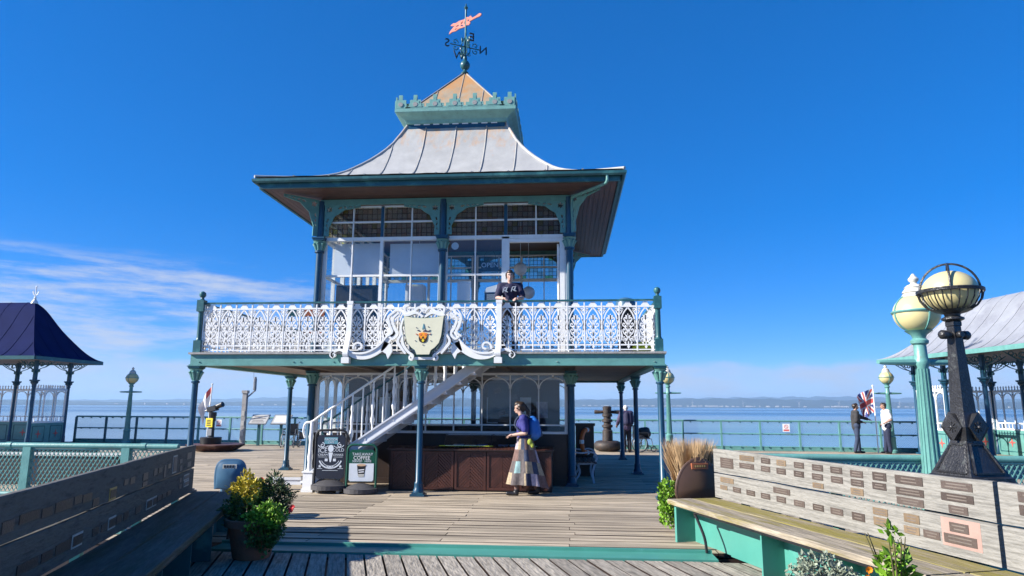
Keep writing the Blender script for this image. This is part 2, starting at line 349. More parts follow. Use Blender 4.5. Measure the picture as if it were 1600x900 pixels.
    def mesh(s, name, mats, smooth=False):
        me = bpy.data.meshes.new(name); me.from_pydata(s.v, [], s.f)
        mats = mats if isinstance(mats, (list, tuple)) else [mats]
        for m in mats: me.materials.append(MATS[m])
        if len(mats) > 1: me.polygons.foreach_set('material_index', s.mi)
        bm = bmesh.new(); bm.from_mesh(me); bmesh.ops.recalc_face_normals(bm, faces=bm.faces)
        if smooth:
            for f in bm.faces: f.smooth = True
            for e in bm.edges:
                if len(e.link_faces) == 2 and e.calc_face_angle(0) > R(38): e.smooth = False
        bm.to_mesh(me); bm.free(); me.update()
        return me
    def build(s, name, mats, parent=None, smooth=False):
        return link(name, s.mesh(name, mats, smooth), parent)
def ellipsoid(c, r, n=12, m=8):
    vs = [(c[0], c[1], c[2]-r[2])]; fs = []
    for i in range(1, m):
        a = -math.pi/2+math.pi*i/m
        vs += [(c[0]+r[0]*math.cos(a)*math.cos(2*math.pi*j/n), c[1]+r[1]*math.cos(a)*math.sin(2*math.pi*j/n), c[2]+r[2]*math.sin(a)) for j in range(n)]
    vs.append((c[0], c[1], c[2]+r[2]))
    for j in range(n): fs.append((0, 1+(j+1) % n, 1+j))
    for i in range(m-2):
        for j in range(n): fs.append((1+i*n+j, 1+i*n+(j+1) % n, 1+(i+1)*n+(j+1) % n, 1+(i+1)*n+j))
    b = 1+(m-2)*n
    for j in range(n): fs.append((b+j, b+(j+1) % n, len(vs)-1))
    return vs, fs
def link(name, me, parent=None):
    o = bpy.data.objects.new(name, me); COL.objects.link(o)
    if parent is not None: o.parent = parent
    return o
def tag(o, label, cat, group=None):
    o['label'] = label; o['category'] = cat
    if group: o['group'] = group
    return o
def thing(name, label, cat, loc=(0, 0, 0), rz=0.0, group=None):
    o = bpy.data.objects.new(name, None); COL.objects.link(o); o.empty_display_size = .2
    o.location = loc; o.rotation_euler = (0, 0, rz); return tag(o, label, cat, group)
def struct(o): o['kind'] = 'structure'; return o
def stuff(o): o['kind'] = 'stuff'; return o
def copy_tree(o, parent=None):
    c = o.copy(); COL.objects.link(c); c.parent = parent
    for ch in o.children: copy_tree(ch, c)
    return c
def tf(x=0, y=0, z=0, rz=0.0, rx=0.0, ry=0.0, s=1.0): return Matrix.Translation((x, y, z)) @ Euler((rx, ry, rz)).to_matrix().to_4x4() @ Matrix.Scale(s, 4)
def put(o, T): o.matrix_local = T; return o
def text(s_, size, m, parent, T, ext=.002, mirror=False, name='lettering', align='CENTER', sx=1.0):
    c = bpy.data.curves.new(name, 'FONT'); c.body = s_; c.size = size; c.extrude = ext; c.align_x = align; c.align_y = 'CENTER'; c.resolution_u = 3
    t = bpy.data.objects.new(name, c); COL.objects.link(t)
    me = bpy.data.meshes.new_from_object(t.evaluated_get(bpy.context.evaluated_depsgraph_get())); bpy.data.objects.remove(t)
    me.materials.clear(); me.materials.append(MATS[m]); me.transform(T @ Euler((R(90), 0, 0)).to_matrix().to_4x4() @ Matrix.Diagonal((-sx if mirror else sx, 1, 1, 1)))
    return link(name, me, parent)
def arc(cx, cy, rx, ry, a0, a1, n): return [(cx+rx*math.cos(R(a0+(a1-a0)*i/n)), cy+ry*math.sin(R(a0+(a1-a0)*i/n))) for i in range(n+1)]
def spiral(cx, cy, r0, r1, a0, a1, n=14): return [(cx+(r0+(r1-r0)*i/n)*math.cos(R(a0+(a1-a0)*i/n)), cy+(r0+(r1-r0)*i/n)*math.sin(R(a0+(a1-a0)*i/n))) for i in range(n+1)]
def smoothpts(p, k=6):
    out = []; n = len(p)
    for i in range(n-1):
        a = Vector(p[max(i-1, 0)]); b = Vector(p[i]); c = Vector(p[i+1]); d = Vector(p[min(i+2, n-1)])
        for j in range(k):
            t = j/k; out.append(tuple(.5*((2*b)+(c-a)*t+(2*a-5*b+4*c-d)*t*t+(3*b-a-3*c+d)*t**3)))
    out.append(tuple(p[-1])); return out
# ------------------------------------------------------------------ the setting: sea, far shore, decks
SEA = -9.0
def sea_mat():
    m = mat('sea', (.085, .15, .205), .12, var=.1, scale=.02); t = m.node_tree; N = t.nodes; L = t.links; b = N['Principled BSDF']
    tx = N.new('ShaderNodeTexCoord'); geo = tx.outputs['Object']
    mp = N.new('ShaderNodeMapping'); mp.inputs['Scale'].default_value = (1, 1, 1); L.new(geo, mp.inputs[0])
    n1 = N.new('ShaderNodeTexNoise'); n1.inputs['Scale'].default_value = .55; n1.inputs['Detail'].default_value = 6; L.new(mp.outputs[0], n1.inputs['Vector'])
    # wind lanes: long bands of rougher water lying across the channel
    m2 = N.new('ShaderNodeMapping'); m2.inputs['Scale'].default_value = (.00010, .0011, 1); L.new(geo, m2.inputs[0])
    n2 = N.new('ShaderNodeTexNoise'); n2.inputs['Scale'].default_value = 1; n2.inputs['Detail'].default_value = 4; L.new(m2.outputs[0], n2.inputs['Vector'])
    mr = N.new('ShaderNodeMapRange'); mr.inputs[1].default_value = .42; mr.inputs[2].default_value = .60; mr.inputs[3].default_value = .12; mr.inputs[4].default_value = .30; L.new(n2.outputs['Fac'], mr.inputs[0]); L.new(mr.outputs[0], b.inputs['Roughness'])
    ms = N.new('ShaderNodeMapRange'); ms.inputs[1].default_value = .42; ms.inputs[2].default_value = .60; ms.inputs[3].default_value = .03; ms.inputs[4].default_value = .30; L.new(n2.outputs['Fac'], ms.inputs[0])
    bp = N.new('ShaderNodeBump'); bp.inputs['Distance'].default_value = .25; L.new(ms.outputs[0], bp.inputs['Strength']); L.new(n1.outputs['Fac'], bp.inputs['Height']); L.new(bp.outputs[0], b.inputs['Normal'])
sea_mat()
s = MB(); K = 24000
s.add([(-K, -K, SEA), (K, -K, SEA), (K, K, SEA), (-K, K, SEA)], [(0, 1, 2, 3)])
struct(s.build('sea', 'sea'))
# far shore: three ranges of low hills with their own depth
def hills(name, dist, az0, az1, prof, depth, jag, seed, n=220):
    rnd = random.Random(seed); b = MB(); ph = [(rnd.uniform(0, 6.28), rnd.uniform(.6, 1.4)) for _ in range(7)]
    rows = 7
    for i in range(n+1):
        t = i/n; a = R(az0+(az1-az0)*t); w = 0
        for k, (p_, q) in enumerate(ph): w += math.sin(t*q*(2**k)*5+p_)*.5**k
        x = t*(len(prof)-1); j = min(int(x), len(prof)-2); u = x-j; u = u*u*(3-2*u); h = prof[j]*(1-u)+prof[j+1]*u
        h = max(h*(1+jag*w), 2)
        for r_ in range(rows):
            v = r_/(rows-1); hh = h*math.sin(min(v*1.0, 1)*math.pi)**.8 if 0 < v < 1 else 0
            rough = 1+.10*math.sin(i*1.7+r_*2.1+seed)
            d = dist+depth*v*(1+.08*w)
            b.v.append((math.sin(a)*d, math.cos(a)*d, SEA-.5+hh*rough))
    for i in range(n):
        for r_ in range(rows-1):
            a_ = i*rows+r_; b.f.append((a_, a_+rows, a_+rows+1, a_+1)); b.mi.append(0)
    return struct(b.build(name, 'hills', smooth=True))
hills('hills', 9500, -58, 62, [40, 62, 70, 60, 42, 50, 70, 95, 105, 100, 112, 135, 140, 120, 88, 96, 80, 70, 84, 78, 60], 2600, .06, 3)
hills('hills_beyond', 15500, -58, 62, [110, 140, 120, 95, 110, 150, 210, 260, 230, 190, 200, 230, 250, 262, 220, 180, 175, 190, 160, 150, 140], 4200, .08, 11)
hills('low_shore', 8700, -60, 62, [8, 10, 9, 12, 14, 10, 9, 11, 13, 16, 18, 15, 13, 14, 17, 16, 13, 12, 14, 12, 9], 500, .10, 23)
# scattered white buildings along the low shore, too far off to count
rnd = random.Random(5); b = MB()
for _ in range(150):
    a = R(rnd.choice((rnd.gauss(12, 3), rnd.gauss(22, 3), rnd.gauss(4, 2), rnd.uniform(-35, 35)))); d = 8850+rnd.uniform(0, 300); w = rnd.uniform(10, 42); h = rnd.uniform(5, 15)
    x = math.sin(a)*d; y = math.cos(a)*d
    b.box(x-w/2, y, SEA+8, x+w/2, y+12, SEA+14+h)
stuff(tag(b.build('shore_buildings', 'town'), 'scattered pale buildings along the far shore across the water', 'buildings'))
b = MB()
for k, az in enumerate((10.2, 14.1, 18.2, 21.0, 25.0, 8.1)):
    d = 8900; x = math.sin(R(az))*d; y = math.cos(R(az))*d
    t = thing('wind_turbine', 'white wind turbine on the far shore across the water', 'wind turbine', (x, y, SEA+6), 0, 'wind turbines on the far shore')
    q = MB(); q.tube([(0, 0, 0), (0, 0, 62)], [2.2, 1.3], 8); q.build('tower', 'town', t)
    q = MB(); q.box(-1.5, -3, 61, 1.5, 3, 64); q.build('hub', 'town', t)
    for j in range(3):
        a = R(90+120*j+k*31); q = MB(); q.bar((0, -3.6, 62.5), (29*math.cos(a), -3.6, 62.5+29*math.sin(a)), 1.6, .5, (0, 1, 0)); q.build('blade', 'town', t)
# ---- pier head deck (boards across), neck deck (boards along the neck)
XC, YC = -2.775, 17.4
NA = R(-18.3); NV = Vector((math.sin(NA), math.cos(NA), 0)); NR = Vector((NV.y, -NV.x, 0))
NECKROT = -NA
EL = Vector((-5.0, 8.95, 0)); ER = Vector((1.88, 9.12, 0))
def farY(x): return 27.3-.05*(x-4)
d = MB(); d.box(-30, 8.24, -.45, 22, 29.2, -.06)
deck = struct(d.build('pier_deck', 'dark_wood'))
rnd = random.Random(2); PW = .19
def plank_box(b, x0, x1, y0, y1, z):
    j = [rnd.uniform(-.004, .004) for _ in range(4)]
    b.add([(x0, y0, -.05), (x1, y0, -.05), (x1, y1, -.05), (x0, y1, -.05), (x0, y0+.003, z+j[0]), (x1, y0+.003, z+j[1]), (x1, y1-.003, z+j[2]), (x0, y1-.003, z+j[3])],
          [(0, 3, 2, 1), (4, 5, 6, 7), (0, 1, 5, 4), (1, 2, 6, 5), (2, 3, 7, 6), (3, 0, 4, 7)])
far = MB(); y = 8.26; row = 0
while y < 29.1:
    xs = [-30]+[x for x in (-31.3+3.3*k+(1.65 if row % 2 else 0)+rnd.uniform(-.05, .05) for k in range(1, 17)) if -29 < x < 21]+[22]
    for a, c in zip(xs[:-1], xs[1:]):
        if row < 20 and a < 4.5 and c > -7:
            p = MB(); plank_box(p, a+.004, c-.004, y, y+PW-.016, rnd.uniform(-.005, .002)); p.mi = [1, 0, 1, 1, 1, 1]; p.build('plank', ['deck', 'dark_wood'], deck)
        else:
            plank_box(far, a+.004, c-.004, y, y+PW-.016, rnd.uniform(-.004, .002))
    y += PW; row += 1
stuff(far.build('planking', 'deck', deck))
n = MB()
cs = [EL+NR*-.35, EL+NR*6.95]
def clipY(p, yv): return p+NV*((yv-p.y)/NV.y)
q = [clipY(cs[0], 7.83), clipY(cs[1], 7.83), clipY(cs[1], -4), clipY(cs[0], -4)]
n.prism([(p.x, p.y) for p in q], -.45, -.075, 'xy')
neck = struct(n.build('pier_neck_deck', 'dark_wood'))
neck.location = (0, 0, 0)
w = .196; k = 0; u = -.33
while u < 6.9:
    a = [clipY(EL+NR*u, 7.80), clipY(EL+NR*(u+w-.022), 7.80), clipY(EL+NR*(u+w-.022), -4), clipY(EL+NR*u, -4)]
    T = Matrix.Rotation(-NECKROT, 4, 'Z')
    p = MB(T); z = rnd.uniform(-.006, .003)
    p.prism([(v.x, v.y) for v in a], -.07, z, 'xy'); p.mi = [0 if i < 4 else 1 for i in range(len(p.f))]
    o = p.build('plank', ['deck_near', 'dark_wood'], neck); o.rotation_euler = (0, 0, NECKROT)
    u += w; k += 1
# teal steel sill where the neck meets the pier head
sill = MB(); sill.box(-4.15, 7.84, -.05, 1.62, 8.22, .012); sill.box(-4.15, 8.17, .012, 1.62, 8.22, .045)
struct(sill.build('deck_sill', 'teal_bright'))
# ------------------------------------------------------------------ the pavilion
PV = thing('pagoda_pavilion', 'two-storey teal and white pagoda pavilion with curved grey roof and weathervane', 'pavilion', (XC, YC, 0))
BX, BY = 4.5, 4.62            # column lines of the balcony
UX, UY = 2.86, 2.75           # column lines of the core
ZB, ZF = 2.40, 2.66           # underside of beam, balcony floor
# --- iron columns
def column_mesh(h, r, fl=True):
    c = MB(); c.box(-.135, -.135, 0, .135, .135, .035); c.box(-.105, -.105, .035, .105, .105, .065)
    c.lathe([(.10, .065), (.10, .10), (.082, .13), (.078, .20), (r+.018, .215), (r+.018, .235), (r, .26), (r*.92, h-.34), (r+.02, h-.33), (r+.02, h-.30), (r, h-.29)], 16); c2 = MB()
    c2.lathe([(r, h-.30), (r+.005, h-.24), (r+.03, h-.15), (r+.05, h-.09), (r+.075, h-.06)], 12)
    for k in range(8):        # leaves curling out of the capital
        a = k*math.pi/4; dx, dy = math.cos(a), math.sin(a)
        c2.tube([(dx*(r+.004), dy*(r+.004), h-.27), (dx*(r+.03), dy*(r+.03), h-.17), (dx*(r+.068), dy*(r+.068), h-.115), (dx*(r+.082), dy*(r+.082), h-.135)], [.018, .03, .024, .012], 6)
    c3 = MB(); c3.lathe([(.13, h-.065), (.165, h-.045), (.165, h-.02), (.185, h-.015), (.185, h)], 4, sq=True)
    return c, c2, c3
def column_set(parent, h, r, sites, z=0.0, scale=1.0):
    a, b_, c_ = column_mesh(h, r); ma = a.mesh('column', 'column_blue', True); mb = b_.mesh('capital', 'teal', True); mc = c_.mesh('abacus', 'teal_dark', False)
    for x, y in sites:
        o = link('column', ma, parent); o.location = (x, y, z)
        link('capital', mb, o); link('abacus', mc, o)
column_set(PV, ZB, .060, [(-BX, -BY), (0, -BY), (BX, -BY), (-BX, 0), (BX, 0), (-BX, BY), (0, BY), (BX, BY)])
column_set(PV, ZB, .082, [(-UX, -UY), (UX, -UY), (-UX, UY), (UX, UY), (0, UY)])
# --- balcony floor: edge beams, soffit boards, floor boards
bm_ = MB(); e = .09
for s_ in (-1, 1):
    bm_.box(-BX-e, s_*BY-e, ZB, BX+e, s_*BY+e, ZF-.045); bm_.box(s_*BX-e, -BY+e, ZB, s_*BX+e, BY-e, ZF-.045)
    bm_.box(-BX-e-.02, s_*(BY+e)-.02, ZB, BX+e+.02, s_*(BY+e)+.02, ZB+.025)
bo = bm_.build('balcony_beam', 'teal', PV)
bt = MB()
for x in (-4.4, -2.5, -2.36, -1.7, -1.58, 1.6, 2.6, 4.4):
    bt.lathe([(.012, 0), (.012, .012), (.006, .016)], 6, (0, 0, 0))
    for i in range(len(bt.v)-18, len(bt.v)): v = bt.v[i]; bt.v[i] = (v[0]+x, -BY-e-v[2], v[1]+ZB+.07)
bt.build('bolts', 'teal_dark', bo)
ed = MB()
for s_ in (-1, 1):
    ed.box(-BX-e-.03, s_*BY-.14, ZF-.04, BX+e+.03, s_*BY+.14, ZF); ed.box(s_*BX-.14, -BY+.14, ZF-.04, s_*BX+.14, BY-.14, ZF)
ed.build('floor_edging', 'concrete', PV)
def spans(y):                 # leave the stair well open
    return ((-BX+e, -1.05), (1.40, BX-e)) if -4.36 < y < -3.2 else ((-BX+e, BX-e),)
fl = MB(); so = MB(); y = -BY+.1
while y < BY-.1:
    for a, c in spans(y): so.box(a, y, ZB+.06, c, y+.115, ZB+.085)
    y += .12
y = -BY+.14
while y < BY-.2:
    for a, c in spans(y): fl.box(a+.05, y, ZF-.05, c-.05, y+.14, ZF-.006)
    y += .15
stuff(so.build('soffit_boarding', 'balcony_soffit', PV)); stuff(fl.build('floor_boarding', 'deck', PV))
jo = MB()
for x in (-3.0, -1.5, 0, 1.5, 3.0): jo.box(x-.05, -BY+e if x else -3.15, ZB+.005, x+.05, BY-e, ZB+.06)
jo.build('joists', 'balcony_soffit', PV)
# --- balcony railing of lancet panels
PWID = 2*(BX-.07)/27.0
def lancet():
    b = MB(); w = PWID; h0, h1 = .155, .86; d0, d1 = -.011, .011
    b.stroke([(-w/2, .02), (-w/2, .955)], .024, d0*1.4, d1*1.4)                 # stile
    for s_ in (-1, 1):
        L_ = smoothpts([(s_*.045, h0), (s_*.105, .27), (s_*.142, .45), (s_*.128, .60), (s_*.08, .74), (0, h1-.015)], 4)
        b.stroke(L_, .024, d0, d1)
        b.stroke(spiral(s_*.062, .235, .052, .012, 90 if s_ > 0 else 90, (90-s_*430), 14), .021, d0, d1)
        b.stroke(smoothpts([(0, .20), (s_*.03, .30), (s_*.075, .345), (s_*.098, .40), (s_*.078, .435), (s_*.055, .405)], 4), .021, d0, d1)
        b.stroke(smoothpts([(0, .30), (s_*.025, .41), (s_*.062, .475), (s_*.10, .50), (s_*.085, .545), (s_*.055, .52)], 4), .021, d0, d1)
        b.stroke(smoothpts([(0, .44), (s_*.02, .53), (s_*.06, .59), (s_*.075, .63), (s_*.05, .65), (s_*.03, .62)], 4), .021, d0, d1)
        b.prism([(s_*x, z) for x, z in ((.0, .60), (.035, .64), (.05, .70), (.018, .69), (.0, .73))], d0, d1)
        b.stroke(spiral(s_*(w/2-.042), .80, .034, .010, 180 if s_ > 0 else 0, (180 if s_ > 0 else 0)-s_*400, 12), .019, d0, d1)
        b.stroke(smoothpts([(s_*(w/2-.006), .70), (s_*(w/2-.035), .74), (s_*(w/2-.075), .815)], 3), .019, d0, d1)
        b.stroke(smoothpts([(s_*(w/2-.008), .33), (s_*(w/2-.04), .27), (s_*(w/2-.012), .19)], 3), .019, d0, d1)
        b.prism([(s_*x, z) for x, z in ((.02, .875), (.075, .875), (.075, .90), (.045, .925), (.045, .955), (.02, .955))], d0, d1)
    for s_ in (-1, 1):
        for z_ in (.24, .36, .48, .58): b.ell((s_*.045, 0, z_), (.020, .011, .024), 6, 4)
        b.stroke(smoothpts([(s_*(w/2-.008), .40), (s_*(w/2-.030), .46), (s_*(w/2-.016), .56), (s_*(w/2-.04), .62)], 3), .018, d0, d1)
    b.stroke([(0, .07), (0, .70)], .022, d0, d1)
    b.prism([(-.025, .10), (0, .06), (.025, .10), (0, .15)], d0*1.3, d1*1.3)
    b.prism([(-.02, .875), (.02, .875), (.02, .955), (-.02, .955)], d0, d1)
    for z, t in ((.045, .022), (.135, .026), (.865, .03)): b.box(-w/2, d0*1.2, z-t/2, w/2, d1*1.2, z+t/2)
    return b.mesh('railing_panel', 'white_iron')
LP = lancet()
def rail_run(p0, p1, rz, cnt=27):
    rl = MB(); a = Vector(p0); b_ = Vector(p1); rl.bar(a+Vector((0, 0, .985)), b_+Vector((0, 0, .985)), .062, .032)
    o = rl.build('handrail', 'teal_dark', PV)
    for i in range(cnt):
        c = a.lerp(b_, (i+.5)/cnt); q = link('railing_panel', LP, PV); q.location = c; q.rotation_euler = (0, 0, rz)
ZR = ZF+.0
rail_run((-BX+.07, -BY, ZR), (BX-.07, -BY, ZR), 0); rail_run((-BX+.07, BY, ZR), (BX-.07, BY, ZR), 0)
rail_run((-BX, -BY+.07, ZR), (-BX, BY-.07, ZR), R(90)); rail_run((BX, -BY+.07, ZR), (BX, BY-.07, ZR), R(90))
np_ = MB(); np_.box(-.075, -.075, 0, .075, .075, .24); np_.lathe([(.075, .24), (.055, .27), (.05, .30), (.05, .80), (.058, .82)], 10); np_.box(-.07, -.07, .82, .07, .07, 1.05)
np_.lathe([(.06, 1.05), (.035, 1.075), (.03, 1.10), (.05, 1.12), (.068, 1.155), (.06, 1.20), (.03, 1.225), (.005, 1.235)], 12)
npm = np_.mesh('newel_post', 'teal_dark', True)
for sx in (-1, 1):
    for sy in (-1, 1): o = link('newel_post', npm, PV); o.location = (sx*BX, sy*BY, ZF)
# --- white iron brackets and the crest on the front of the balcony
FY = -BY-.10
for x in (-1.44, 1.49):
    b = MB(); pr = [(.03, 3.64), (.045, 3.5), (.05, 3.2), (.07, 2.98), (.16, 2.78), (.21, 2.62), (.15, 2.53)]
    pts = smoothpts([(-BY-a, z) for a, z in pr], 5); b.stroke(pts, [.075]*len(pts), x-.05, x+.05, 'yz')
    b.box(x-.075, FY-.13, 2.44, x+.075, FY+.0, 2.55); b.box(x-.06, FY+.02, 3.60, x+.06, FY+.12, 3.66)
    b.build('scroll_bracket', 'white', PV)
cr = MB(); Y0, Y1 = FY-.09, FY-.035
def garland(sgn, x0):
    g = smoothpts([(x0, 2.66), (x0+sgn*.18, 2.585), (x0+sgn*.42, 2.60), (x0+sgn*.66, 2.74), (x0+sgn*.83, 2.95), (x0+sgn*.90, 3.06)], 6)
    cr.stroke(g, [.08+.07*math.sin(math.pi*i/(len(g)-1)) for i in range(len(g))], Y0, Y1)
    cr.stroke([(p[0]+sgn*-.03, p[1]+.045) for p in g[4:-3]], .03, Y0-.02, Y0+.02)
    cr.stroke(spiral(x0+sgn*.84, 3.05, .09, .02, -90 if sgn > 0 else -90, -90+sgn*480, 18), .04, Y0, Y1)
    cr.stroke(spiral(x0+sgn*.22, 2.75, .11, .03, 200 if sgn > 0 else -20, (200 if sgn > 0 else -20)-sgn*300, 16), .035, Y0, Y1)
    cr.prism([(x0+sgn*a, z) for a, z in ((.72, 2.86), (.86, 2.80), (.88, 2.66), (.80, 2.52), (.76, 2.62), (.66, 2.68))], Y0, Y1)
    cr.stroke(smoothpts([(x0-sgn*.02, 2.66), (x0-sgn*.16, 2.70), (x0-sgn*.26, 2.66), (x0-sgn*.32, 2.60), (x0-sgn*.27, 2.55)], 5), .05, Y0, Y1)
    cr.stroke(spiral(x0-sgn*.26, 2.60, .055, .015, 90, 90+sgn*360, 12), .03, Y0, Y1)
garland(1, -1.44+.02); garland(-1, 1.49-.02)
cx = .07
for s_ in (-1, 1):
    sc = [smoothpts([(cx+s_*.36, 3.34), (cx+s_*.44, 3.44), (cx+s_*.55, 3.46), (cx+s_*.60, 3.38), (cx+s_*.54, 3.31), (cx+s_*.49, 3.36)], 5),
          smoothpts([(cx+s_*.50, 3.40), (cx+s_*.62, 3.28), (cx+s_*.58, 3.12), (cx+s_*.52, 3.00), (cx+s_*.60, 2.90), (cx+s_*.68, 2.95)], 5),
          smoothpts([(cx+s_*.58, 3.42), (cx+s_*.70, 3.32), (cx+s_*.67, 3.15), (cx+s_*.62, 3.03), (cx+s_*.72, 2.95)], 5),
          smoothpts([(cx+s_*.40, 3.30), (cx+s_*.45, 3.12), (cx+s_*.42, 2.95), (cx+s_*.40, 2.80), (cx+s_*.30, 2.66), (cx+s_*.20, 2.58), (cx+s_*.22, 2.50)], 5),
          smoothpts([(cx+s_*.44, 2.98), (cx+s_*.50, 2.85), (cx+s_*.42, 2.72), (cx+s_*.34, 2.62)], 5),
          smoothpts([(cx, 3.40), (cx+s_*.10, 3.50), (cx+s_*.22, 3.42), (cx+s_*.36, 3.40), (cx+s_*.38, 3.50), (cx+s_*.30, 3.55)], 5),
          smoothpts([(cx+s_*.02, 3.32), (cx+s_*.16, 3.40), (cx+s_*.30, 3.36), (cx+s_*.40, 3.36)], 5)]
    for k, p in enumerate(sc): cr.stroke(p, [.055-.02*abs(2*i/(len(p)-1)-1) for i in range(len(p))], Y0-.02-.006*k, Y1)
    cr.stroke(spiral(cx+s_*.22, 2.54, .06, .015, 90, 90-s_*400, 14), .035, Y0-.02, Y1)
cr.box(cx-.20, Y0-.01, 2.505, cx+.20, Y1, 2.555)
cr.build('crest_surround', 'white', PV)
def shield(k, dz=0): return [(cx+x*k, 2.97+(z-2.97)*k+dz) for x, z in [(-.385, 3.335), (-.22, 3.30), (0, 3.285), (.22, 3.30), (.385, 3.335), (.37, 3.22), (.355, 3.08), (.34, 2.95), (.30, 2.82), (.22, 2.73), (.15, 2.68), (.12, 2.60), (-.12, 2.60), (-.15, 2.68), (-.22, 2.73), (-.30, 2.82), (-.34, 2.95), (-.355, 3.08), (-.37, 3.22)]]
b = MB(); b.prism(shield(1.035), Y0-.05, Y1-.01); b.build('shield_border', 'teal_dark', PV)
b = MB(); b.prism(shield(1.0), Y0-.075, Y0-.05); sh = b.build('shield', 'cream_shield', PV)
def emb(poly, m, k): b = MB(); b.prism([(cx+x*.78, 2.95+z*.78) for x, z in poly], Y0-.082-k*.003, Y0-.0751, 'xz'); return b.build('emblem', m, sh)
emb(arc(0, -.08, .105, .09, 180, 360, 10)+[(.11, -.02), (.06, .02), (0, -.02), (-.06, .02), (-.11, -.02)], 'flag_red' if False else 'dark_wood', 0)
emb([(-.115, .06), (0, .09), (.115, .06), (.085, -.03), (.045, -.09), (0, .01), (-.045, -.09), (-.085, -.03)], 'orange_flower', 1)
for s_ in (-1, 1):
    emb(arc(s_*.062, .035, .032, .032, 0, 330, 11), 'orange', 2)
    emb([(s_*a, z) for a, z in ((.13, .04), (.19, .06), (.165, .02))], 'patch_red', 1)
emb([(-.03, .16), (0, .30), (.035, .16), (.02, .19), (0, .17), (-.02, .19)], 'print_blue', 1)
emb([(-.02, .11), (.05, .15), (.12, .12), (.17, .15), (.15, .10), (.05, .105)], 'jacket_purple', 1)
emb([(-.16, .13), (-.11, .15), (-.08, .11), (-.12, .115)], 'jacket_purple', 1)
emb([(-.035, -.12), (0, -.05), (.035, -.12), (0, -.155)], 'sign_yellow', 2)
for x, z in ((-.17, .20), (.12, .22), (-.19, -.12), (.19, -.12), (0, -.22)): emb(arc(x, z, .012, .012, 0, 300, 5), 'jacket_purple', 1)
# --- glazed walls of both storeys
def pane_box(x0, z0, x1, z1, t=.006):
    b = MB(); b.box(x0, -t, z0, x1, t, z1); return b
def upper_bay(parent, T, x0, x1, door=False, zb=ZF):
    """one bay between columns: white frame with four lights, transom and stained top lights"""
    f = MB(); w = x1-x0; z1, z2, z3, z4 = 4.56, 5.42, 5.82, 6.20
    q = [x0+w*i/4 for i in range(5)]; t = .028
    for i, x in enumerate(q):
        wdt = .05 if i in (0, 4) else t
        top = z4; bot = zb
        if door and i == 3: bot = z2
        if i == 2 and not door: f.box(x-.035, -.05, bot, x+.035, .05, top)
        elif i == 2: f.box(x-.085, -.06, bot, x+.085, .05, z2); f.box(x-.035, -.05, z2, x+.035, .05, top)
        else: f.box(x-wdt/2 if 0 < i < 4 else (x if i == 0 else x-wdt), -.045, bot, x+wdt/2 if 0 < i < 4 else (x+wdt if i == 0 else x), .045, top)
    xe = q[2] if door else x1
    f.box(x0+.05, -.038, z1-.022, xe-.03, .038, z1+.022)
    f.box(x0+.05, -.06, z2-.045, x1-.05, .06, z2+.035)
    f.box(x0+.05, -.038, z3-.018, x1-.05, .038, z3+.018); f.box(x0+.05, -.05, z4-.03, x1-.05, .05, z4)
    if not door: f.box(x0+.05, -.05, zb, x1-.05, .05, zb+.10)
    else: f.box(x0+.05, -.05, zb, q[2]-.08, .05, zb+.10); f.box(x1-.16, -.052, zb, x1-.051, .052, z2-.05); f.box(q[2]+.08, -.052, z2-.13, x1-.16, .052, z2-.05)
    win = f.build('window', 'white', parent); put(win, T)
    for i in range(4):
        a, c = q[i]+.01, q[i+1]-.01
        for z0, zz, m in ((zb+.10, z1, 'glass'), (z1, z2, 'glass'), (z2+.03, z3, 'stained_glass'), (z3, z4, 'stained_glass')):
            if door and i >= 2 and zz <= z2: continue
            if m == 'glass': pane_box(a, z0, c, zz).build('pane', m, win)
            else: MB().add([(a, 0, z0), (c, 0, z0), (c, 0, zz), (a, 0, zz)], [(0, 1, 2, 3)]).build('pane', m, win)
    mu = MB(); mu.box(q[2]-.036, -.055, z2+.04, q[2]+.036, -.051, z4-.03); mu.build('mullion', 'column_blue', win)
    return win
WALLS = [(tf(0, -UY+.10, 0), UX, 1), (tf(0, UY-.10, 0, R(180)), UX, 0), (tf(-UX+.10, 0, 0, R(-90)), UY, 0), (tf(UX-.10, 0, 0, R(90)), UY, 0)]
for T, H, front in WALLS:
    upper_bay(PV, T, -H+.06, -.05); upper_bay(PV, T, .05, H-.06, door=bool(front))
# upper columns with pierced brackets and frieze
uc = MB(); r = .08; uc.box(-.11, -.11, 0, .11, .11, .06); uc.lathe([(.10, .06), (.10, .12), (.085, .16), (r, .2), (r*.93, 2.42), (r+.03, 2.43), (r+.03, 2.47), (r, 2.48)], 16)
uc.lathe([(.078, 2.745), (.075, 3.64)], 12)
ucm = uc.mesh('upper_column', 'column_blue', True)
_, b_, _ = column_mesh(2.75, .08); ucc = b_.mesh('capital', 'teal', True)
b = MB(); b.lathe([(.13, 2.69), (.185, 2.71), (.185, 2.74), (.205, 2.745), (.205, 2.78)], 4, sq=True); uca = b.mesh('abacus', 'column_blue')
usites = [(-UX, -UY), (0, -UY), (UX, -UY), (-UX, UY), (0, UY), (UX, UY), (-UX, 0), (UX, 0)]
for x, y in usites:
    o = link('upper_column', ucm, PV); o.location = (x, y, ZF); link('capital', ucc, o); link('abacus', uca, o)
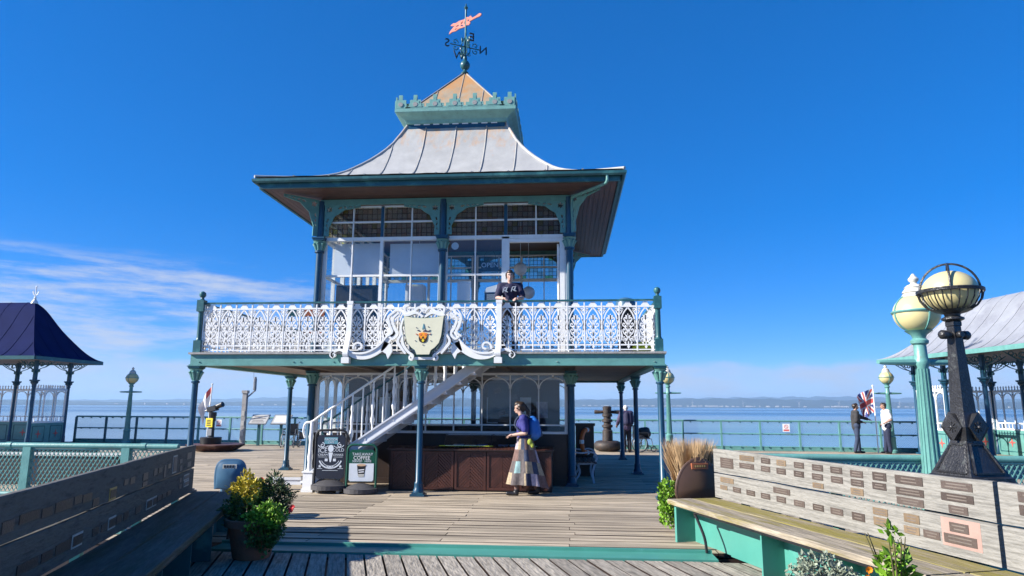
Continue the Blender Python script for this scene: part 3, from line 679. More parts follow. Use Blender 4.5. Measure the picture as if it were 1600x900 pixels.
def bracket_mesh(w, h, leaf=True):
    ol = [(0, 0), (w, 0)]
    for i in range(29):
        t = R(90*i/28); sc_ = .022*abs(math.sin(t*7)); x = w-(w-.10-sc_)*max(math.sin(t), 0)**.8; z = -h+(h-.065-sc_)*max(math.cos(t), 0)**.8; ol.append((x, z))
    ol += [(0, -h)]
    holes = []
    if leaf:
        L5 = [(0, .10), (.025, .045), (.085, .055), (.05, .005), (.075, -.06), (.022, -.035), (0, -.085), (-.022, -.035), (-.075, -.06), (-.05, .005), (-.085, .055), (-.025, .045)]
        holes.append([(.112+a*.92, -.112+b_*.92) for a, b_ in L5][::-1])
        for cx_, cz, a_, l in ((.36, -.075, 20, .058), (.48, -.062, -25, .045), (.60, -.052, 15, .042), (.70, -.045, -8, .034), (.075, -.37, 75, .055), (.068, -.49, 110, .045), (.06, -.60, 80, .036)):
            ca, sa = math.cos(R(a_)), math.sin(R(a_)); holes.append([(cx_+l*ca*math.cos(R(q))-.4*l*sa*math.sin(R(q)), cz+l*sa*math.cos(R(q))+.4*l*ca*math.sin(R(q))) for q in range(0, 360, 60)][::-1])
    b = MB(); b.prism([ol]+holes, -.014, .014); b2 = [ol[2:31]]
    return b.mesh('bracket', 'teal')
BR = bracket_mesh(.84, .74)
ZS = 6.22
def place_bracket(x, y, rz, z=ZS, m=None): o = link('bracket', m or BR, PV); o.location = (x, y, z); o.rotation_euler = (0, 0, rz)
for x in (-UX, 0, UX):
    for y in (-UY, UY):
        if x < UX: place_bracket(x+.08, y, 0)
        if x > -UX: place_bracket(x-.08, y, R(180))
for y in (-UY, 0, UY):
    for x in (-UX, UX):
        if y < UY: place_bracket(x, y+.08, R(90))
        if y > -UY: place_bracket(x, y-.08, R(-90))
BR2 = bracket_mesh(.82, .86)
for x, y, a in ((-UX, -UY, 222), (UX, -UY, -42), (-UX, UY, 138), (UX, UY, 42)): place_bracket(x+.07*math.cos(R(a)), y+.07*math.sin(R(a)), R(a), 6.33, BR2)
fz = MB()
for s_ in (-1, 1): fz.box(-UX-.03, s_*UY-.03, ZS, UX+.03, s_*UY+.03, 6.345); fz.box(s_*UX-.03, -UY+.03, ZS, s_*UX+.03, UY-.03, 6.345)
fz.build('frieze', 'teal', PV)
# --- eaves: soffit boards, fascia and gutter
EH = 3.93; SCY = Matrix.Diagonal((1, .936, 1, 1)); so = MB(SCY); ZE = 6.36
k = 0; a = UX-.55
while a < EH-.05:
    b_ = min(a+.105, EH-.04)
    ax = a; ay = a-(UX-UY) if a < UX+.3 else a
    for s_ in (-1, 1):
        so.add([(-a, s_*a, ZE), (a, s_*a, ZE), (b_, s_*b_, ZE), (-b_, s_*b_, ZE), (-a, s_*a, ZE+.02), (a, s_*a, ZE+.02), (b_, s_*b_, ZE+.02), (-b_, s_*b_, ZE+.02)], [(0, 1, 2, 3), (7, 6, 5, 4), (0, 4, 5, 1), (2, 6, 7, 3)])
        so.add([(s_*a, -a, ZE), (s_*a, a, ZE), (s_*b_, b_, ZE), (s_*b_, -b_, ZE), (s_*a, -a, ZE+.02), (s_*a, a, ZE+.02), (s_*b_, b_, ZE+.02), (s_*b_, -b_, ZE+.02)], [(0, 1, 2, 3), (7, 6, 5, 4), (0, 4, 5, 1), (2, 6, 7, 3)])
    a += .112
stuff(so.build('soffit_boarding', 'soffit', PV))
ce = MB(); ce.box(-UX, -UY, 6.345, UX, UY, 6.36); ce.build('ceiling', 'soffit', PV)
fa = MB(SCY)
for s_ in (-1, 1):
    fa.box(-EH, s_*EH-.03, 6.34, EH, s_*EH+.03, 6.47); fa.box(s_*EH-.03, -EH+.03, 6.34, s_*EH+.03, EH-.03, 6.47)
fo = fa.build('fascia', 'teal_dark', PV)
gp = [(0, 0), (.03, -.045), (.075, -.055), (.105, -.02), (.11, .035), (.095, .035), (.085, -.01), (.06, -.035), (.035, -.03), (.012, .035), (0, .035)]
for k in range(4):
    g = MB(SCY @ Matrix.Rotation(R(90*k), 4, 'Z')); vs = []; n = len(gp)
    for x in (-1, 1): vs += [(x*(EH+.032+p[0]), -EH-.032-p[0], 6.50+p[1]) for p in gp]
    g.add(vs, [(i, (i+1) % n, n+(i+1) % n, n+i) for i in range(n)]); g.build('gutter', 'teal_dark', PV)
dp = MB(); dp.tube(smoothpts([(3.66, -EH*.936-.07, 6.45), (3.66, -EH*.936-.05, 6.33), (3.56, -EH*.936+.08, 6.29), (3.0, -2.95, 6.26), (2.93, -2.82, 6.20), (2.93, -2.80, 5.8)], 4), .034, 10); dp.tube([(2.93, -2.80, 5.82), (2.93, -2.80, 5.45)], .034, 10)
dp.build('downpipe', 'teal', PV, True)
# --- the curved main roof: panels between rolled seams
PROF = [(4.03, 6.585), (3.75, 6.655), (3.4, 6.755), (2.95, 6.91), (2.56, 7.12), (2.22, 7.42), (1.92, 7.74), (1.62, 8.14), (1.42, 8.52), (1.26, 8.86)]
def pz(d):
    for (a, za), (b_, zb) in zip(PROF[:-1], PROF[1:]):
        if b_ <= d <= a: return za+(zb-za)*(a-d)/(a-b_)
    return PROF[0][1] if d > PROF[0][0] else PROF[-1][1]
SM = smoothpts(PROF, 5)
def pz(d):
    for (a, za), (b_, zb) in zip(SM[:-1], SM[1:]):
        if b_-1e-9 <= d <= a+1e-9: return za+(zb-za)*(a-d)/max(a-b_, 1e-9)
    return SM[0][1] if d > SM[0][0] else SM[-1][1]
DM, D0 = 4.03, 1.26
us = [-4.03, -3.15, -2.36, -1.575, -.7875, 0, .7875, 1.575, 2.36, 3.15, 4.03]
for k in range(4):
    T = SCY @ Matrix.Rotation(R(90*k), 4, 'Z')
    for u0, u1 in zip(us[:-1], us[1:]):
        p = MB(T); NU, NV_ = 4, 14; vs = []
        for i in range(NU+1):
            u = u0+(u1-u0)*i/NU; lo = max(D0, abs(u))
            for j in range(NV_+1):
                dd = DM+(lo-DM)*j/NV_; vs.append((u, -dd, pz(dd)+.004*math.sin(u*9+dd*7)))
        fs = []
        for i in range(NU):
            for j in range(NV_):
                a = i*(NV_+1)+j; f = (a, a+NV_+1, a+NV_+2, a+1); fs.append(f)
        p.add(vs, fs); me = p.mesh('roof_panel', 'roof_lead', True); o = link('roof_panel', me, PV)
    sm = MB(T)
    for u in us[1:-1]:
        lo = max(D0, abs(u)); sm.tube([(u, -(DM+(lo-DM)*j/14), pz(DM+(lo-DM)*j/14)+.006) for j in range(15)], .017, 6)
    sm.build('roof_seams', 'roof_lead', PV, True)
    sl = MB(T)
    for u in us[1:-1]:
        lo = max(D0, abs(u))
        for q in (-.022, .022): sl.tube([(u+q, -(DM+(lo-DM)*j/14), pz(DM+(lo-DM)*j/14)+.001) for j in range(15)], .0065, 4)
    sl.tube([(-DM+.25, -DM+.25, pz(DM-.25)), (DM-.25, -DM+.25, pz(DM-.25))], .006, 4)
    sl.build('seam_lines', 'roof_seam', PV)
    hp = MB(T); hp.tube([(-(DM+(D0-DM)*j/18), -(DM+(D0-DM)*j/18), pz(DM+(D0-DM)*j/18)+.01) for j in range(19)], .035, 8); hp.build('hip_roll', 'roof_lead', PV, True)
# --- lantern cornice, cresting and cap roof
ln = MB()
ln.lathe([(1.255*1.4142, 8.62), (1.255*1.4142, 8.88)], 4, sq=True); ln.build('lantern_wall', 'column_blue', PV)
lb = MB()
for k in range(4):
    lb.T = Matrix.Rotation(R(90*k), 4, 'Z')
    for i in range(9): lb.box(-1.1+i*.25, -1.275, 8.79, -.94+i*.25, -1.256, 8.84)
lb.build('vent_slots', 'white', PV)
cc = MB(); cc.lathe([(1.26*1.4142, 8.81), (1.30*1.4142, 8.82), (1.33*1.4142, 8.90), (1.42*1.4142, 8.97), (1.53*1.4142, 9.02), (1.55*1.4142, 9.04), (1.55*1.4142, 9.13), (1.48*1.4142, 9.14)], 4, sq=True)
cc.build('cornice', 'teal_pale', PV)
tw = 3.06/6
tooth = [(-tw/2, 0), (tw/2, 0), (tw/2, .035), (.225, .035), (.225, .125), (.14, .125), (.14, .225), (.05, .225), (.05, .36), (-.05, .36), (-.05, .225), (-.14, .225), (-.14, .125), (-.225, .125), (-.225, .035), (-tw/2, .035)]
b = MB(); b.prism([tooth], -.018, .018); tm = b.mesh('crest_tooth', 'teal_pale')
b = MB(); b.prism([[(x*.72, z*.72+.03) for x, z in tooth]], -.026, -.0181); tr_ = b.mesh('relief', 'teal_pale')
b = MB(); b.prism(arc(0, .10, .06, .06, 0, 345, 14), -.034, -.0265); tb = b.mesh('boss', 'concrete')
for k in range(4):
    for i in range(7):
        T = Matrix.Rotation(R(90*k), 4, 'Z') @ tf(-1.53+tw*i if 0 < i < 6 else (-1.53+tw*i)*.915, -1.535, 9.13)
        if i in (0, 6):
            hb = MB(); s_ = 1 if i == 0 else -1; half = [(s_*max(x*s_, -.125), z) for x, z in tooth]; hb.prism([half], -.018, .018); o = hb.build('crest_tooth', 'teal_pale', PV); o.matrix_local = T
        else:
            o = link('crest_tooth', tm, PV); o.matrix_local = T; link('relief', tr_, o)
        link('boss', tb, o)
for k in range(4):
    T = Matrix.Rotation(R(90*k), 4, 'Z')
    for u0, u1 in ((-1.4, -.62), (-.62, 0), (0, .62), (.62, 1.4)):
        h = lambda u: 10.88-(10.88-9.0)*abs(u)/1.4
        p = MB(T); P = lambda u, t: (u*1.0, -max(abs(u), 1.4*(1-t)), 9.0+1.88*(1-max(abs(u), 1.4*(1-t))/1.4))
        NV_ = 8; vs = []
        for i in range(5):
            u = u0+(u1-u0)*i/4
            for j in range(NV_+1): dd = 1.4+(abs(u)-1.4)*j/NV_; vs.append((u, -dd, 10.88-1.88*dd/1.4))
        fs = [(i*(NV_+1)+j, (i+1)*(NV_+1)+j, (i+1)*(NV_+1)+j+1, i*(NV_+1)+j+1) for i in range(4) for j in range(NV_)]
        p.add(vs, fs); p.build('cap_roof_panel', 'roof_cap', PV)
    sm = MB(T)
    for u in (-.62, 0, .62): sm.tube([(u, -1.4, 9.0), (u, -max(abs(u), .03), 10.88-1.88*max(abs(u), .03)/1.4)], .014, 6)
    sm.tube([(-1.4, -1.4, 9.0), (0, 0, 10.89)], .02, 6); sm.build('cap_seams', 'roof_seam', PV, True)
# --- weathervane
wv = MB(); wv.lathe([(.10, 10.83), (.11, 10.86), (.05, 10.92), (.045, 10.96), (.10, 10.99), (.14, 11.06), (.14, 11.12), (.10, 11.20), (.04, 11.24), (.06, 11.28), (.05, 11.36), (.025, 11.42), (.025, 12.82), (.05, 12.84), (.06, 12.88), (.02, 12.93), (.018, 12.98), (.012, 13.0)], 14)
V = wv.build('weathervane', 'teal_dark', PV, True)
ar = MB(Matrix.Rotation(R(28), 4, 'Z'))
ar.tube([(-.45, 0, 11.66), (.45, 0, 11.66)], .016, 6); ar.tube([(0, -.45, 11.66), (0, .45, 11.66)], .016, 6)
for k in range(4):
    ar.T = Matrix.Rotation(R(28+90*k), 4, 'Z')
    ar.tube([(p[0], 0, p[1]) for p in spiral(.30, 11.75, .085, .02, 200, -140, 14)], .014, 5); ar.tube([(p[0], 0, p[1]) for p in spiral(.30, 11.57, .085, .02, 160, 500, 14)], .014, 5)
    ar.tube([(p[0], 0, p[1]) for p in smoothpts([(.03, 11.40), (.12, 11.48), (.14, 11.62), (.08, 11.80), (.02, 11.95)], 4)], .014, 5)
    ar.tube([(p[0], 0, p[1]) for p in spiral(.12, 11.44, .06, .02, 90, 400, 10)], .012, 5)
    ar.ell((.10, 0, 11.86), (.03, .02, .08), 6, 5)
ar.build('vane_arms', 'teal_dark', V, True)
for ch, a in (('N', 28), ('S', 208), ('E', -62), ('W', 118)):
    text(ch, .34, 'black_iron', V, Matrix.Translation((0.54*math.cos(R(a)), .54*math.sin(R(a)), 11.66)) @ Matrix.Rotation(R(28), 4, 'Z'), .016, True, 'vane_letter')
fl = MB(Matrix.Rotation(R(-30), 4, 'Z') @ Matrix.Translation((0, 0, 12.42)) @ Matrix.Rotation(R(-3), 4, 'Y') @ Matrix.Scale(1.12, 4))
ol = [(.07, -.03), (.07, .035), (.0, .045), (-.02, .14)]
ol = [(.50, .045), (.44, .075), (.36, .05), (.22, .035), (.17, .12), (.10, .10), (.04, .13), (-.05, .10), (-.20, .12), (-.32, .10), (-.40, .13), (-.50, .10), (-.44, .06), (-.36, .04), (-.44, -.01), (-.52, -.06), (-.55, -.13), (-.44, -.10), (-.34, -.12), (-.20, -.10), (-.05, -.12), (.04, -.10), (.10, -.12), (.15, -.08), (.13, -.03), (.22, -.02), (.36, -.01), (.45, -.02), (.50, .01)]
def blobh(cx_, cz, a_, l, q=.35): ca, sa = math.cos(R(a_)), math.sin(R(a_)); return [(cx_+l*ca*math.cos(R(t))-q*l*sa*math.sin(R(t)), cz+l*sa*math.cos(R(t))+q*l*ca*math.sin(R(t))) for t in range(0, 360, 45)][::-1]
fl.prism([ol, blobh(-.12, .03, 30, .05), blobh(-.12, -.05, -30, .05), blobh(-.26, .0, 0, .05), blobh(-.32, -.07, 10, .04), blobh(-.02, -.01, 90, .05), blobh(.09, .01, 0, .025, 1)], -.012, .012)
fl.build('vane_flag', 'vane_red', V)
# --- ground floor kiosk: dado, arched windows all round
def clip_rect(poly, x0, y0, x1, y1):
    def cl(p, f, inter):
        o = []
        for i in range(len(p)):
            a, b_ = p[i-1], p[i]
            if f(b_):
                if not f(a): o.append(inter(a, b_))
                o.append(b_)
            elif f(a): o.append(inter(a, b_))
        return o
    def ix(v): return lambda a, b_: (v, a[1]+(b_[1]-a[1])*(v-a[0])/(b_[0]-a[0]))
    def iy(v): return lambda a, b_: (a[0]+(b_[0]-a[0])*(v-a[1])/(b_[1]-a[1]), v)
    for f, g in ((lambda p: p[0] >= x0, ix(x0)), (lambda p: p[0] <= x1, ix(x1)), (lambda p: p[1] >= y0, iy(y0)), (lambda p: p[1] <= y1, iy(y1))):
        if len(poly) < 3: return []
        poly = cl(poly, f, g)
    return poly
def lower_wall(T, H, n):
    d_ = MB(); d_.box(-H+.10, -.05, 0, H-.10, .05, 1.06); d_.box(-H+.10, -.07, .0, H-.10, -.05, .12)
    o = d_.build('dado', 'dark_wood', PV); put(o, T)
    f = MB(); w = (2*H-.16)/n; z0, z1 = 1.06, 2.36; x0 = -H+.08
    f.box(x0, -.055, z0, -x0, .055, z0+.05); f.box(x0, -.03, z0+.17, -x0, .03, z0+.20); f.box(x0, -.055, z1-.05, -x0, .055, z1)
    for i in range(n+1):
        x = x0+w*i; t = .045 if i in (0, n) else .024
        f.box(x-t/2, -.04, z0+.05, x+t/2, .04, z1-.05)
    for i in range(n):
        a = x0+w*i; c = a+w/2; rr = w/2-.012
        f.stroke([(c+rr*math.cos(R(180-q)), 2.02+.24*math.sin(R(180-q))) for q in range(0, 181, 15)], .022, -.03, .03)
        f.box(c-.02, -.03, 2.255, c+.02, .03, 2.315)
    win = f.build('window', 'white', PV); put(win, T)
    for i in range(n): a = x0+w*i; pane_box(a+.008, z0+.05, a+w-.008, z1-.05).build('pane', 'glass', win)
    return win
for T, H, front in WALLS: lower_wall(T, H, 9)
# raised platform beside the kiosk
pf = MB(); pf.box(-UX-.62, -UY-.45, 0, -UX+.05, UY+.2, .10); pf.box(-UX-.64, -UY-.47, .10, -UX+.05, UY+.2, .15)
po = pf.build('platform', 'white_stair', PV)
y = -UY-.42
while y < UY: b = MB(); b.box(-UX-.60, y, .151, -UX+.02, y+.13, .165); b.build('plank', 'deck', po); y += .145
# interior of the kiosk and of the upper room
inn = MB(); inn.box(-UX+.2, -UY+.25, 0, UX-.2, UY-.25, .06); inn.build('kiosk_floor', 'interior_wall', PV)
for x0, x1, y0, z1, m in ((-2.5, -.95, -1.3, 2.30, 'interior_wall'), (.75, 2.6, -1.5, 2.25, 'interior_wall')):
    b = MB(); b.box(x0, y0, .06, x1, y0+.12, z1); sc_ = b.build('partition', m, PV)
    for k in range(4):
        px = x0+.15+k*(x1-x0-.3)/4; b = MB(); b.box(px, y0-.02, 1.25+.12*(k % 2), px+.26, y0-.001, 1.75+.1*((k+1) % 2)); b.build('poster', ('print_light', 'print_dark', 'paper', 'patch_lilac')[k], sc_)
pb = MB(); pb.box(1.05, -UY+.18, 1.30, 1.75, -UY+.20, 2.15); pbo = pb.build('poster_board', 'black', PV)
for k, (x, z) in enumerate(((1.3, 1.42), (1.55, 1.75), (1.2, 1.9))): b = MB(); b.prism([(x, z), (x+.16, z+.06), (x+.11, z+.16), (x-.04, z+.1)], -UY+.165, -UY+.179); b.build('poster', 'patch_grey', pbo)
# upper room: floor, boards behind the glass, kitchen machines, pendants
ui = MB(); ui.box(-UX+.16, -UY+.16, ZF-.004, UX-.16, UY-.16, ZF+.02); ui.build('room_floor', 'interior_wall', PV)
for x0, x1, z0, z1 in ((-2.62, -1.50, 4.60, 5.38), (-1.30, -.14, 4.62, 5.36)):
    b = MB(); b.box(x0, -UY+.34, z0, x1, -UY+.36, z1); b.build('roller_blind', 'interior_white', PV)
b = MB(); b.box(-1.05, -UY+.9, ZF+.02, -.62, -UY+1.3, 4.5); b.box(-2.2, -UY+1.2, ZF+.02, -1.3, -UY+1.7, 3.6); b.build('cupboard', 'interior_white', PV)
cm = MB(); cm.box(-2.6, -UY+.5, 3.55, -1.62, -UY+.95, 4.42); cm.box(-2.5, -UY+.45, ZF+.02, -.7, -UY+1.05, 3.55); cm.tube([(-2.3, -UY+.42, 3.95), (-2.2, -UY+.40, 3.6)], .02, 6)
cm.build('coffee_machine', 'black', PV)
for x, y, z in ((1.62, -.6, 5.10), (1.78, .2, 4.62), (-.95, -.9, 5.2)):
    b = MB(); b.ell((x, y, z), (.17, .17, .17), 14, 9); b.tube([(x, y, z+.16), (x, y, 6.34)], .008, 5); b.build('pendant_lamp', 'interior_white', PV, True)
# open door leaf folded into the room
dl = MB(); T = tf(2.60, -UY+.18, 0, R(88))
dl.T = T; dl.box(0, -.02, ZF+.03, .07, .02, 5.26); dl.box(.98, -.02, ZF+.03, 1.05, .02, 5.26)
for z in (ZF+.03, 3.5, 4.4, 5.18): dl.box(.07, -.019, z, .98, .019, z+.08)
dlo = dl.build('door', 'white', PV); b = MB(T); b.box(.06, -.005, ZF+.1, .99, .005, 5.2); b.build('pane', 'glass', dlo)
# signs in the upper windows
os_ = MB(); os_.box(.86, -UY+.16, 4.70, 1.26, -UY+.175, 4.86); os_.box(.80, -UY+.158, 4.64, 1.32, -UY+.178, 4.70); os_.tube([(.86, -UY+.167, 4.86), (1.06, -UY+.167, 5.27), (1.26, -UY+.167, 4.86)], .006, 4)
oo = os_.build('open_sign', 'print_dark', PV); text('OPEN', .15, 'print_light', oo, tf(1.06, -UY+.155, 4.785), .003)
b = MB(); b.box(.33, -UY+.135, 3.9, .63, -UY+.145, 4.42); b.build('notice', 'paper', PV)
b = MB(); b.prism(arc(.26, 5.24, .085, .085, 0, 345, 16), -UY+.135, -UY+.142); b.build('notice', 'paper', PV)
b = MB(); b.prism([(.95, 3.95), (1.38, 3.95), (1.38, 4.16), (.95, 4.16)], -UY+.13, -UY+.14); nb = b.build('notice', 'print_dark', PV)
b = MB(); b.prism([(.93, 4.16), (1.0, 4.27), (1.3, 4.35), (1.3, 4.17)], -UY+.13, -UY+.14); b.build('notice_card', 'paper', nb)
for k in range(3):
    b = MB(); b.box(1.0, -UY+.126, 4.0+.045*k, 1.3-.05*k, -UY+.1299, 4.015+.045*k); b.build('lettering', 'print_light', nb)
# --- staircase
def zt(x): return .90+.668*(x+1.455)
ST = bpy.data.objects.new('staircase', None); COL.objects.link(ST); ST.parent = PV
YS = (-4.27, -3.27)
for y in YS:
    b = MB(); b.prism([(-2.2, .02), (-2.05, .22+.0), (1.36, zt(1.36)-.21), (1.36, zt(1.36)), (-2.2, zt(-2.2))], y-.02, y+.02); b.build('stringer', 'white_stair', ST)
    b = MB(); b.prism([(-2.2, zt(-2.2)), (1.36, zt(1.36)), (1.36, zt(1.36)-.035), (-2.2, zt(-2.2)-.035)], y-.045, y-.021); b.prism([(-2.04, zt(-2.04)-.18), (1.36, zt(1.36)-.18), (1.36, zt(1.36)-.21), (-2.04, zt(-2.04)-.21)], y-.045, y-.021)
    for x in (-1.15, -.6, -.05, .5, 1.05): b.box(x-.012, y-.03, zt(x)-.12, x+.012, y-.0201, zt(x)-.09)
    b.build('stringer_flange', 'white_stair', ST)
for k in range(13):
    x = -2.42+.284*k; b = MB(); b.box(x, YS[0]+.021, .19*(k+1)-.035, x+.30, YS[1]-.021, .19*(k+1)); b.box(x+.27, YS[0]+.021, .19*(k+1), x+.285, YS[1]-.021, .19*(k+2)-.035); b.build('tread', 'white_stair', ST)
def baluster(ornate):
    b = MB()
    if ornate: b.lathe([(.020, 0), (.020, .10), (.034, .14), (.046, .20), (.030, .26), (.022, .32), (.028, .40), (.040, .46), (.030, .53), (.018, .60), (.032, .66), (.030, .72), (.018, .78), (.018, .95)], 8)
    else: b.lathe([(.016, 0), (.016, .95)], 8)
    return b.mesh('baluster', 'white', True)
BA = [baluster(False), baluster(True)]
for y in YS:
    for k in range(14):
        x = -2.05+.205*k; o = link('baluster', BA[k % 2], ST); o.location = (x, y, zt(x)-.01)
    hr = smoothpts([(-2.36, 0, 1.02), (-2.40, 0, 1.16), (-2.36, 0, 1.30), (-2.22, 0, zt(-2.22)+.95), (-1.9, 0, zt(-1.9)+.96), (0, 0, zt(0)+.96), (.72, 0, zt(.72)+.96)], 5)
    b = MB(); b.tube([(p[0], y, p[2]) for p in hr], .022, 8); b.build('stair_handrail', 'white' if y < -4 else 'teal_dark', ST, True)
    n_ = MB(); n_.box(-2.33, y-.085, 0, -2.14, y+.085, .36); n_.box(-2.35, y-.10, .36, -2.12, y+.10, .39); n_.box(-2.35, y-.10, 0, -2.12, y+.10, .06)
    n_.lathe([(.06, .39), (.05, .45), (.042, .55), (.055, .65), (.042, .75), (.036, .95), (.05, 1.05), (.036, 1.1), (.03, 1.32)], 10, (-2.235, y, 0)); n_.build('newel', 'white', ST, True)
# ------------------------------------------------------------------ serving counter
CT = thing('serving_counter', 'dark brown wooden serving counter with herringbone panels below the stairs', 'counter', (-1.92, 13.5, 0))
b = MB(); b.box(-1.62, .04, .0, 1.61, .95, .78); b.build('body', 'dark_wood', CT)
pw = .62
for i in range(5):
    a = -1.58+i*(pw+.02); f = MB()
    for s_ in (a, a+pw-.045): f.box(s_, -.01, .03, s_+.045, .04, .76)
    f.box(a+.045, -.009, .03, a+pw-.045, .04, .075); f.box(a+.045, -.009, .715, a+pw-.045, .04, .76)
    fo_ = f.build('panel_frame', 'counter_wood', CT)
    c = a+pw/2
    for sd in (0, 1):
        st = MB(); x0, x1 = (a+.046, c-.002) if sd == 0 else (c+.002, a+pw-.046); sl = 1 if sd == 0 else -1; t = -.6
        while t < 1.4:
            ww = .058
            if sl > 0: po_ = [(x0, t), (x1, t+(x1-x0)), (x1, t+(x1-x0)+ww), (x0, t+ww)]
            else: po_ = [(x0, t+(x1-x0)), (x1, t), (x1, t+ww), (x0, t+(x1-x0)+ww)]
            q = clip_rect(po_, x0, .076, x1, .714)
            if len(q) >= 3: st.prism(q, .002+rnd.uniform(0, .004), .035)
            t += .064
        stuff(st.build('boarding', 'counter_wood', fo_))
b = MB(); b.box(-1.66, -.07, .775, 1.65, .98, .81); tp_ = b.build('counter_top', 'dark_wood', CT)
for k in range(47):
    x = -1.64+.07*k; b = MB(); b.prism([(-.075, .812), (.12, .862), (.12, .845), (-.075, .795)], x, x+.062, 'yz'); b.build('edge_slat', 'counter_wood', tp_)
b = MB()
for x in (-.55, .40, 1.30): b.bar((x, .16, .86), (x, .30, 1.06), .02, .02); b.bar((x, .30, 1.06), (x, .8, 1.06), .02, .02)
dc = b.build('display_case', 'black', CT); b = MB(); b.add([(-.55, .155, .865), (1.30, .155, .865), (1.30, .295, 1.065), (-.55, .295, 1.065)], [(0, 1, 2, 3)]); b.add([(-.55, .295, 1.066), (1.30, .295, 1.066), (1.30, .8, 1.066), (-.55, .8, 1.066)], [(0, 1, 2, 3)]); b.build('case_glass', 'glass_dim', dc)
for x0, x1, m, lb in ((-.62, .45, 'lime', 'long lime printed card along the edge of the serving counter'), (-.50, .30, 'paper', 'white menu card on top of the long lime card'), (.95, 1.32, 'print_blue', 'blue menu card on the counter beside the walking person'), (1.0, 1.30, 'lime', 'short lime card beside the blue one on the counter')):
    b = MB(); k = .004 if m in ('paper',) else (.002 if m == 'print_blue' else 0); b.box(x0, .0+k*6, .865, x1, .10, .872+k); tag(b.build('menu_card', m), lb, 'menu card', 'menu cards on the counter').location = (-1.92, 13.5, 0)
for k, (x, m, lb) in enumerate(((-.3, 'print_light', 'pale tray at the end of the counter display by the stairs'), (-.05, 'patch_cream', 'cream tray beside the pale one in the counter display'), (.2, 'bag_blue', 'blue tray in the middle of the counter display'), (.62, 'patch_lilac', 'lilac tray in the counter display'), (.85, 'print_light', 'pale tray next to the lilac tray in the counter display'))):
    b = MB(); b.box(-.09, -.10, 0, .09, .10, .05); b.box(-.10, -.11, .05, .10, .11, .06); o = tag(b.build('snack_tray', m), lb, 'tray', 'snack trays in the display case'); o.location = (-1.92+x, 13.95, .815)
# ------------------------------------------------------------------ pavement signs
def a_sign(name, label, loc, rz, w, h, framem, facem, round_top):
    t = thing(name, label, 'pavement sign', loc, rz)
    fr = MB(); pts = [(-w/2, .10), (-w/2, h-.10)]+arc(-w/2+.10, h-.10, .10, .10, 180, 90, 5)+arc(w/2-.10, h-.10, .10, .10, 90, 0, 5)+[(w/2, .10)]
    fr.tube([(p[0], 0, p[1]) for p in pts], .022, 8); fr.build('frame', framem, t, True)
    z1 = h-.12
    b = MB(); b.prism([(-w/2+.025, .26), (-w/2+.07, .21), (w/2-.07, .21), (w/2-.025, .26), (w/2-.025, z1-.03), (-w/2+.07, z1+.03), (w/2-.07, z1+.03)][:5]+[(w/2-.07, z1+.03), (-w/2+.07, z1+.03), (-w/2+.025, z1-.03)], -.014, .014); pn = b.build('panel', facem, t)
    ba = MB(); bp_ = arc(0, 0, w/2+.05, .30, 0, 345, 24); ba.prism(bp_, .02, .10, 'xy'); bo_ = ba.build('base', 'rubber', t)
    ba = MB(); ba.lathe([(w/2+.02, .10), (w/2-.10, .16), (.06, .19)], 20)
    for i, v in enumerate(ba.v): ba.v[i] = (v[0], v[1]*.62, v[2])
    ba.build('base_dome', 'rubber', t, True)
    return t, pn, z1
t, pn, z1 = a_sign('chalkboard_sign', 'black pavement sign with white ice cream lettering on wheels', (-4.56, 13.02, .05), R(3), .60, 1.12, 'black', 'print_dark', True)
Yf = -.0165
b = MB()
for x in (-.22, .22): b.lathe([(.035, 0), (.035, .03)], 10)
wm = MB(); wm.tube([(0, -.015, -.012), (0, .015, -.012)], .036, 12); wme = wm.mesh('wheel', 'slat_pale')
for x in (-.2, .2):
    for y in (-.12, .12): o = link('wheel', wme, t); o.location = (x, y, 0)
b = MB(); b.box(-.13, Yf-.004, .86, .13, Yf, .985); b.build('name_panel', 'print_blue', pn); text('PAGODA', .062, 'print_light', pn, tf(0, Yf-.007, .945), .001); text('CAFE', .05, 'print_light', pn, tf(0, Yf-.007, .89), .001)
text('ICE', .125, 'print_light', pn, tf(-.155, Yf-.002, .735), .001); text('COLD', .085, 'print_light', pn, tf(.145, Yf-.002, .745), .001)
text('CREAM', .058, 'print_light', pn, tf(-.15, Yf-.002, .655), .001); text('DRINKS', .056, 'print_light', pn, tf(.15, Yf-.002, .655), .001)
pr = MB()
pr.prism([(-.045, .70), (.045, .70), (.012, .52), (-.012, .52)], Yf-.004, Yf); pr.prism(arc(0, .775, .055, .07, 0, 340, 12), Yf-.005, Yf)
pr.stroke(arc(0, .62, .225, .215, 200, 340, 16), .026, Yf-.003, Yf); pr.stroke(arc(0, .62, .185, .175, 205, 335, 14), .010, Yf-.003, Yf)
for s_ in (-1, 1):
    pr.prism([(s_*.20+.034*math.cos(R(90+36*k))*(1 if k % 2 == 0 else .45), .44+.034*math.sin(R(90+36*k))*(1 if k % 2 == 0 else .45)) for k in range(10)], Yf-.003, Yf)
    pr.stroke(spiral(s_*.17, .84, .05, .01, 90, 90+s_*420, 12), .014, Yf-.003, Yf); pr.stroke(smoothpts([(s_*.05, .83), (s_*.10, .80), (s_*.2, .80), (s_*.25, .84)], 4), .012, Yf-.003, Yf)
    pr.box(s_*.08-.028, Yf-.003, .535, s_*.08+.028, Yf, .585)
    pr.box(s_*.20-.05, Yf-.003, .395, s_*.20+.05, Yf, .403)
for k in range(3): pr.prism(arc(-.05+.05*k, .42, .028, .022, 0, 320, 8), Yf-.003, Yf)
pr.box(-.15, Yf-.003, .36, .15, Yf, .367); pr.box(-.235, Yf-.002, .612, -.06, Yf, .618); pr.box(.06, Yf-.002, .612, .235, Yf, .618)
pr.build('chalk_drawing', 'print_light', pn)
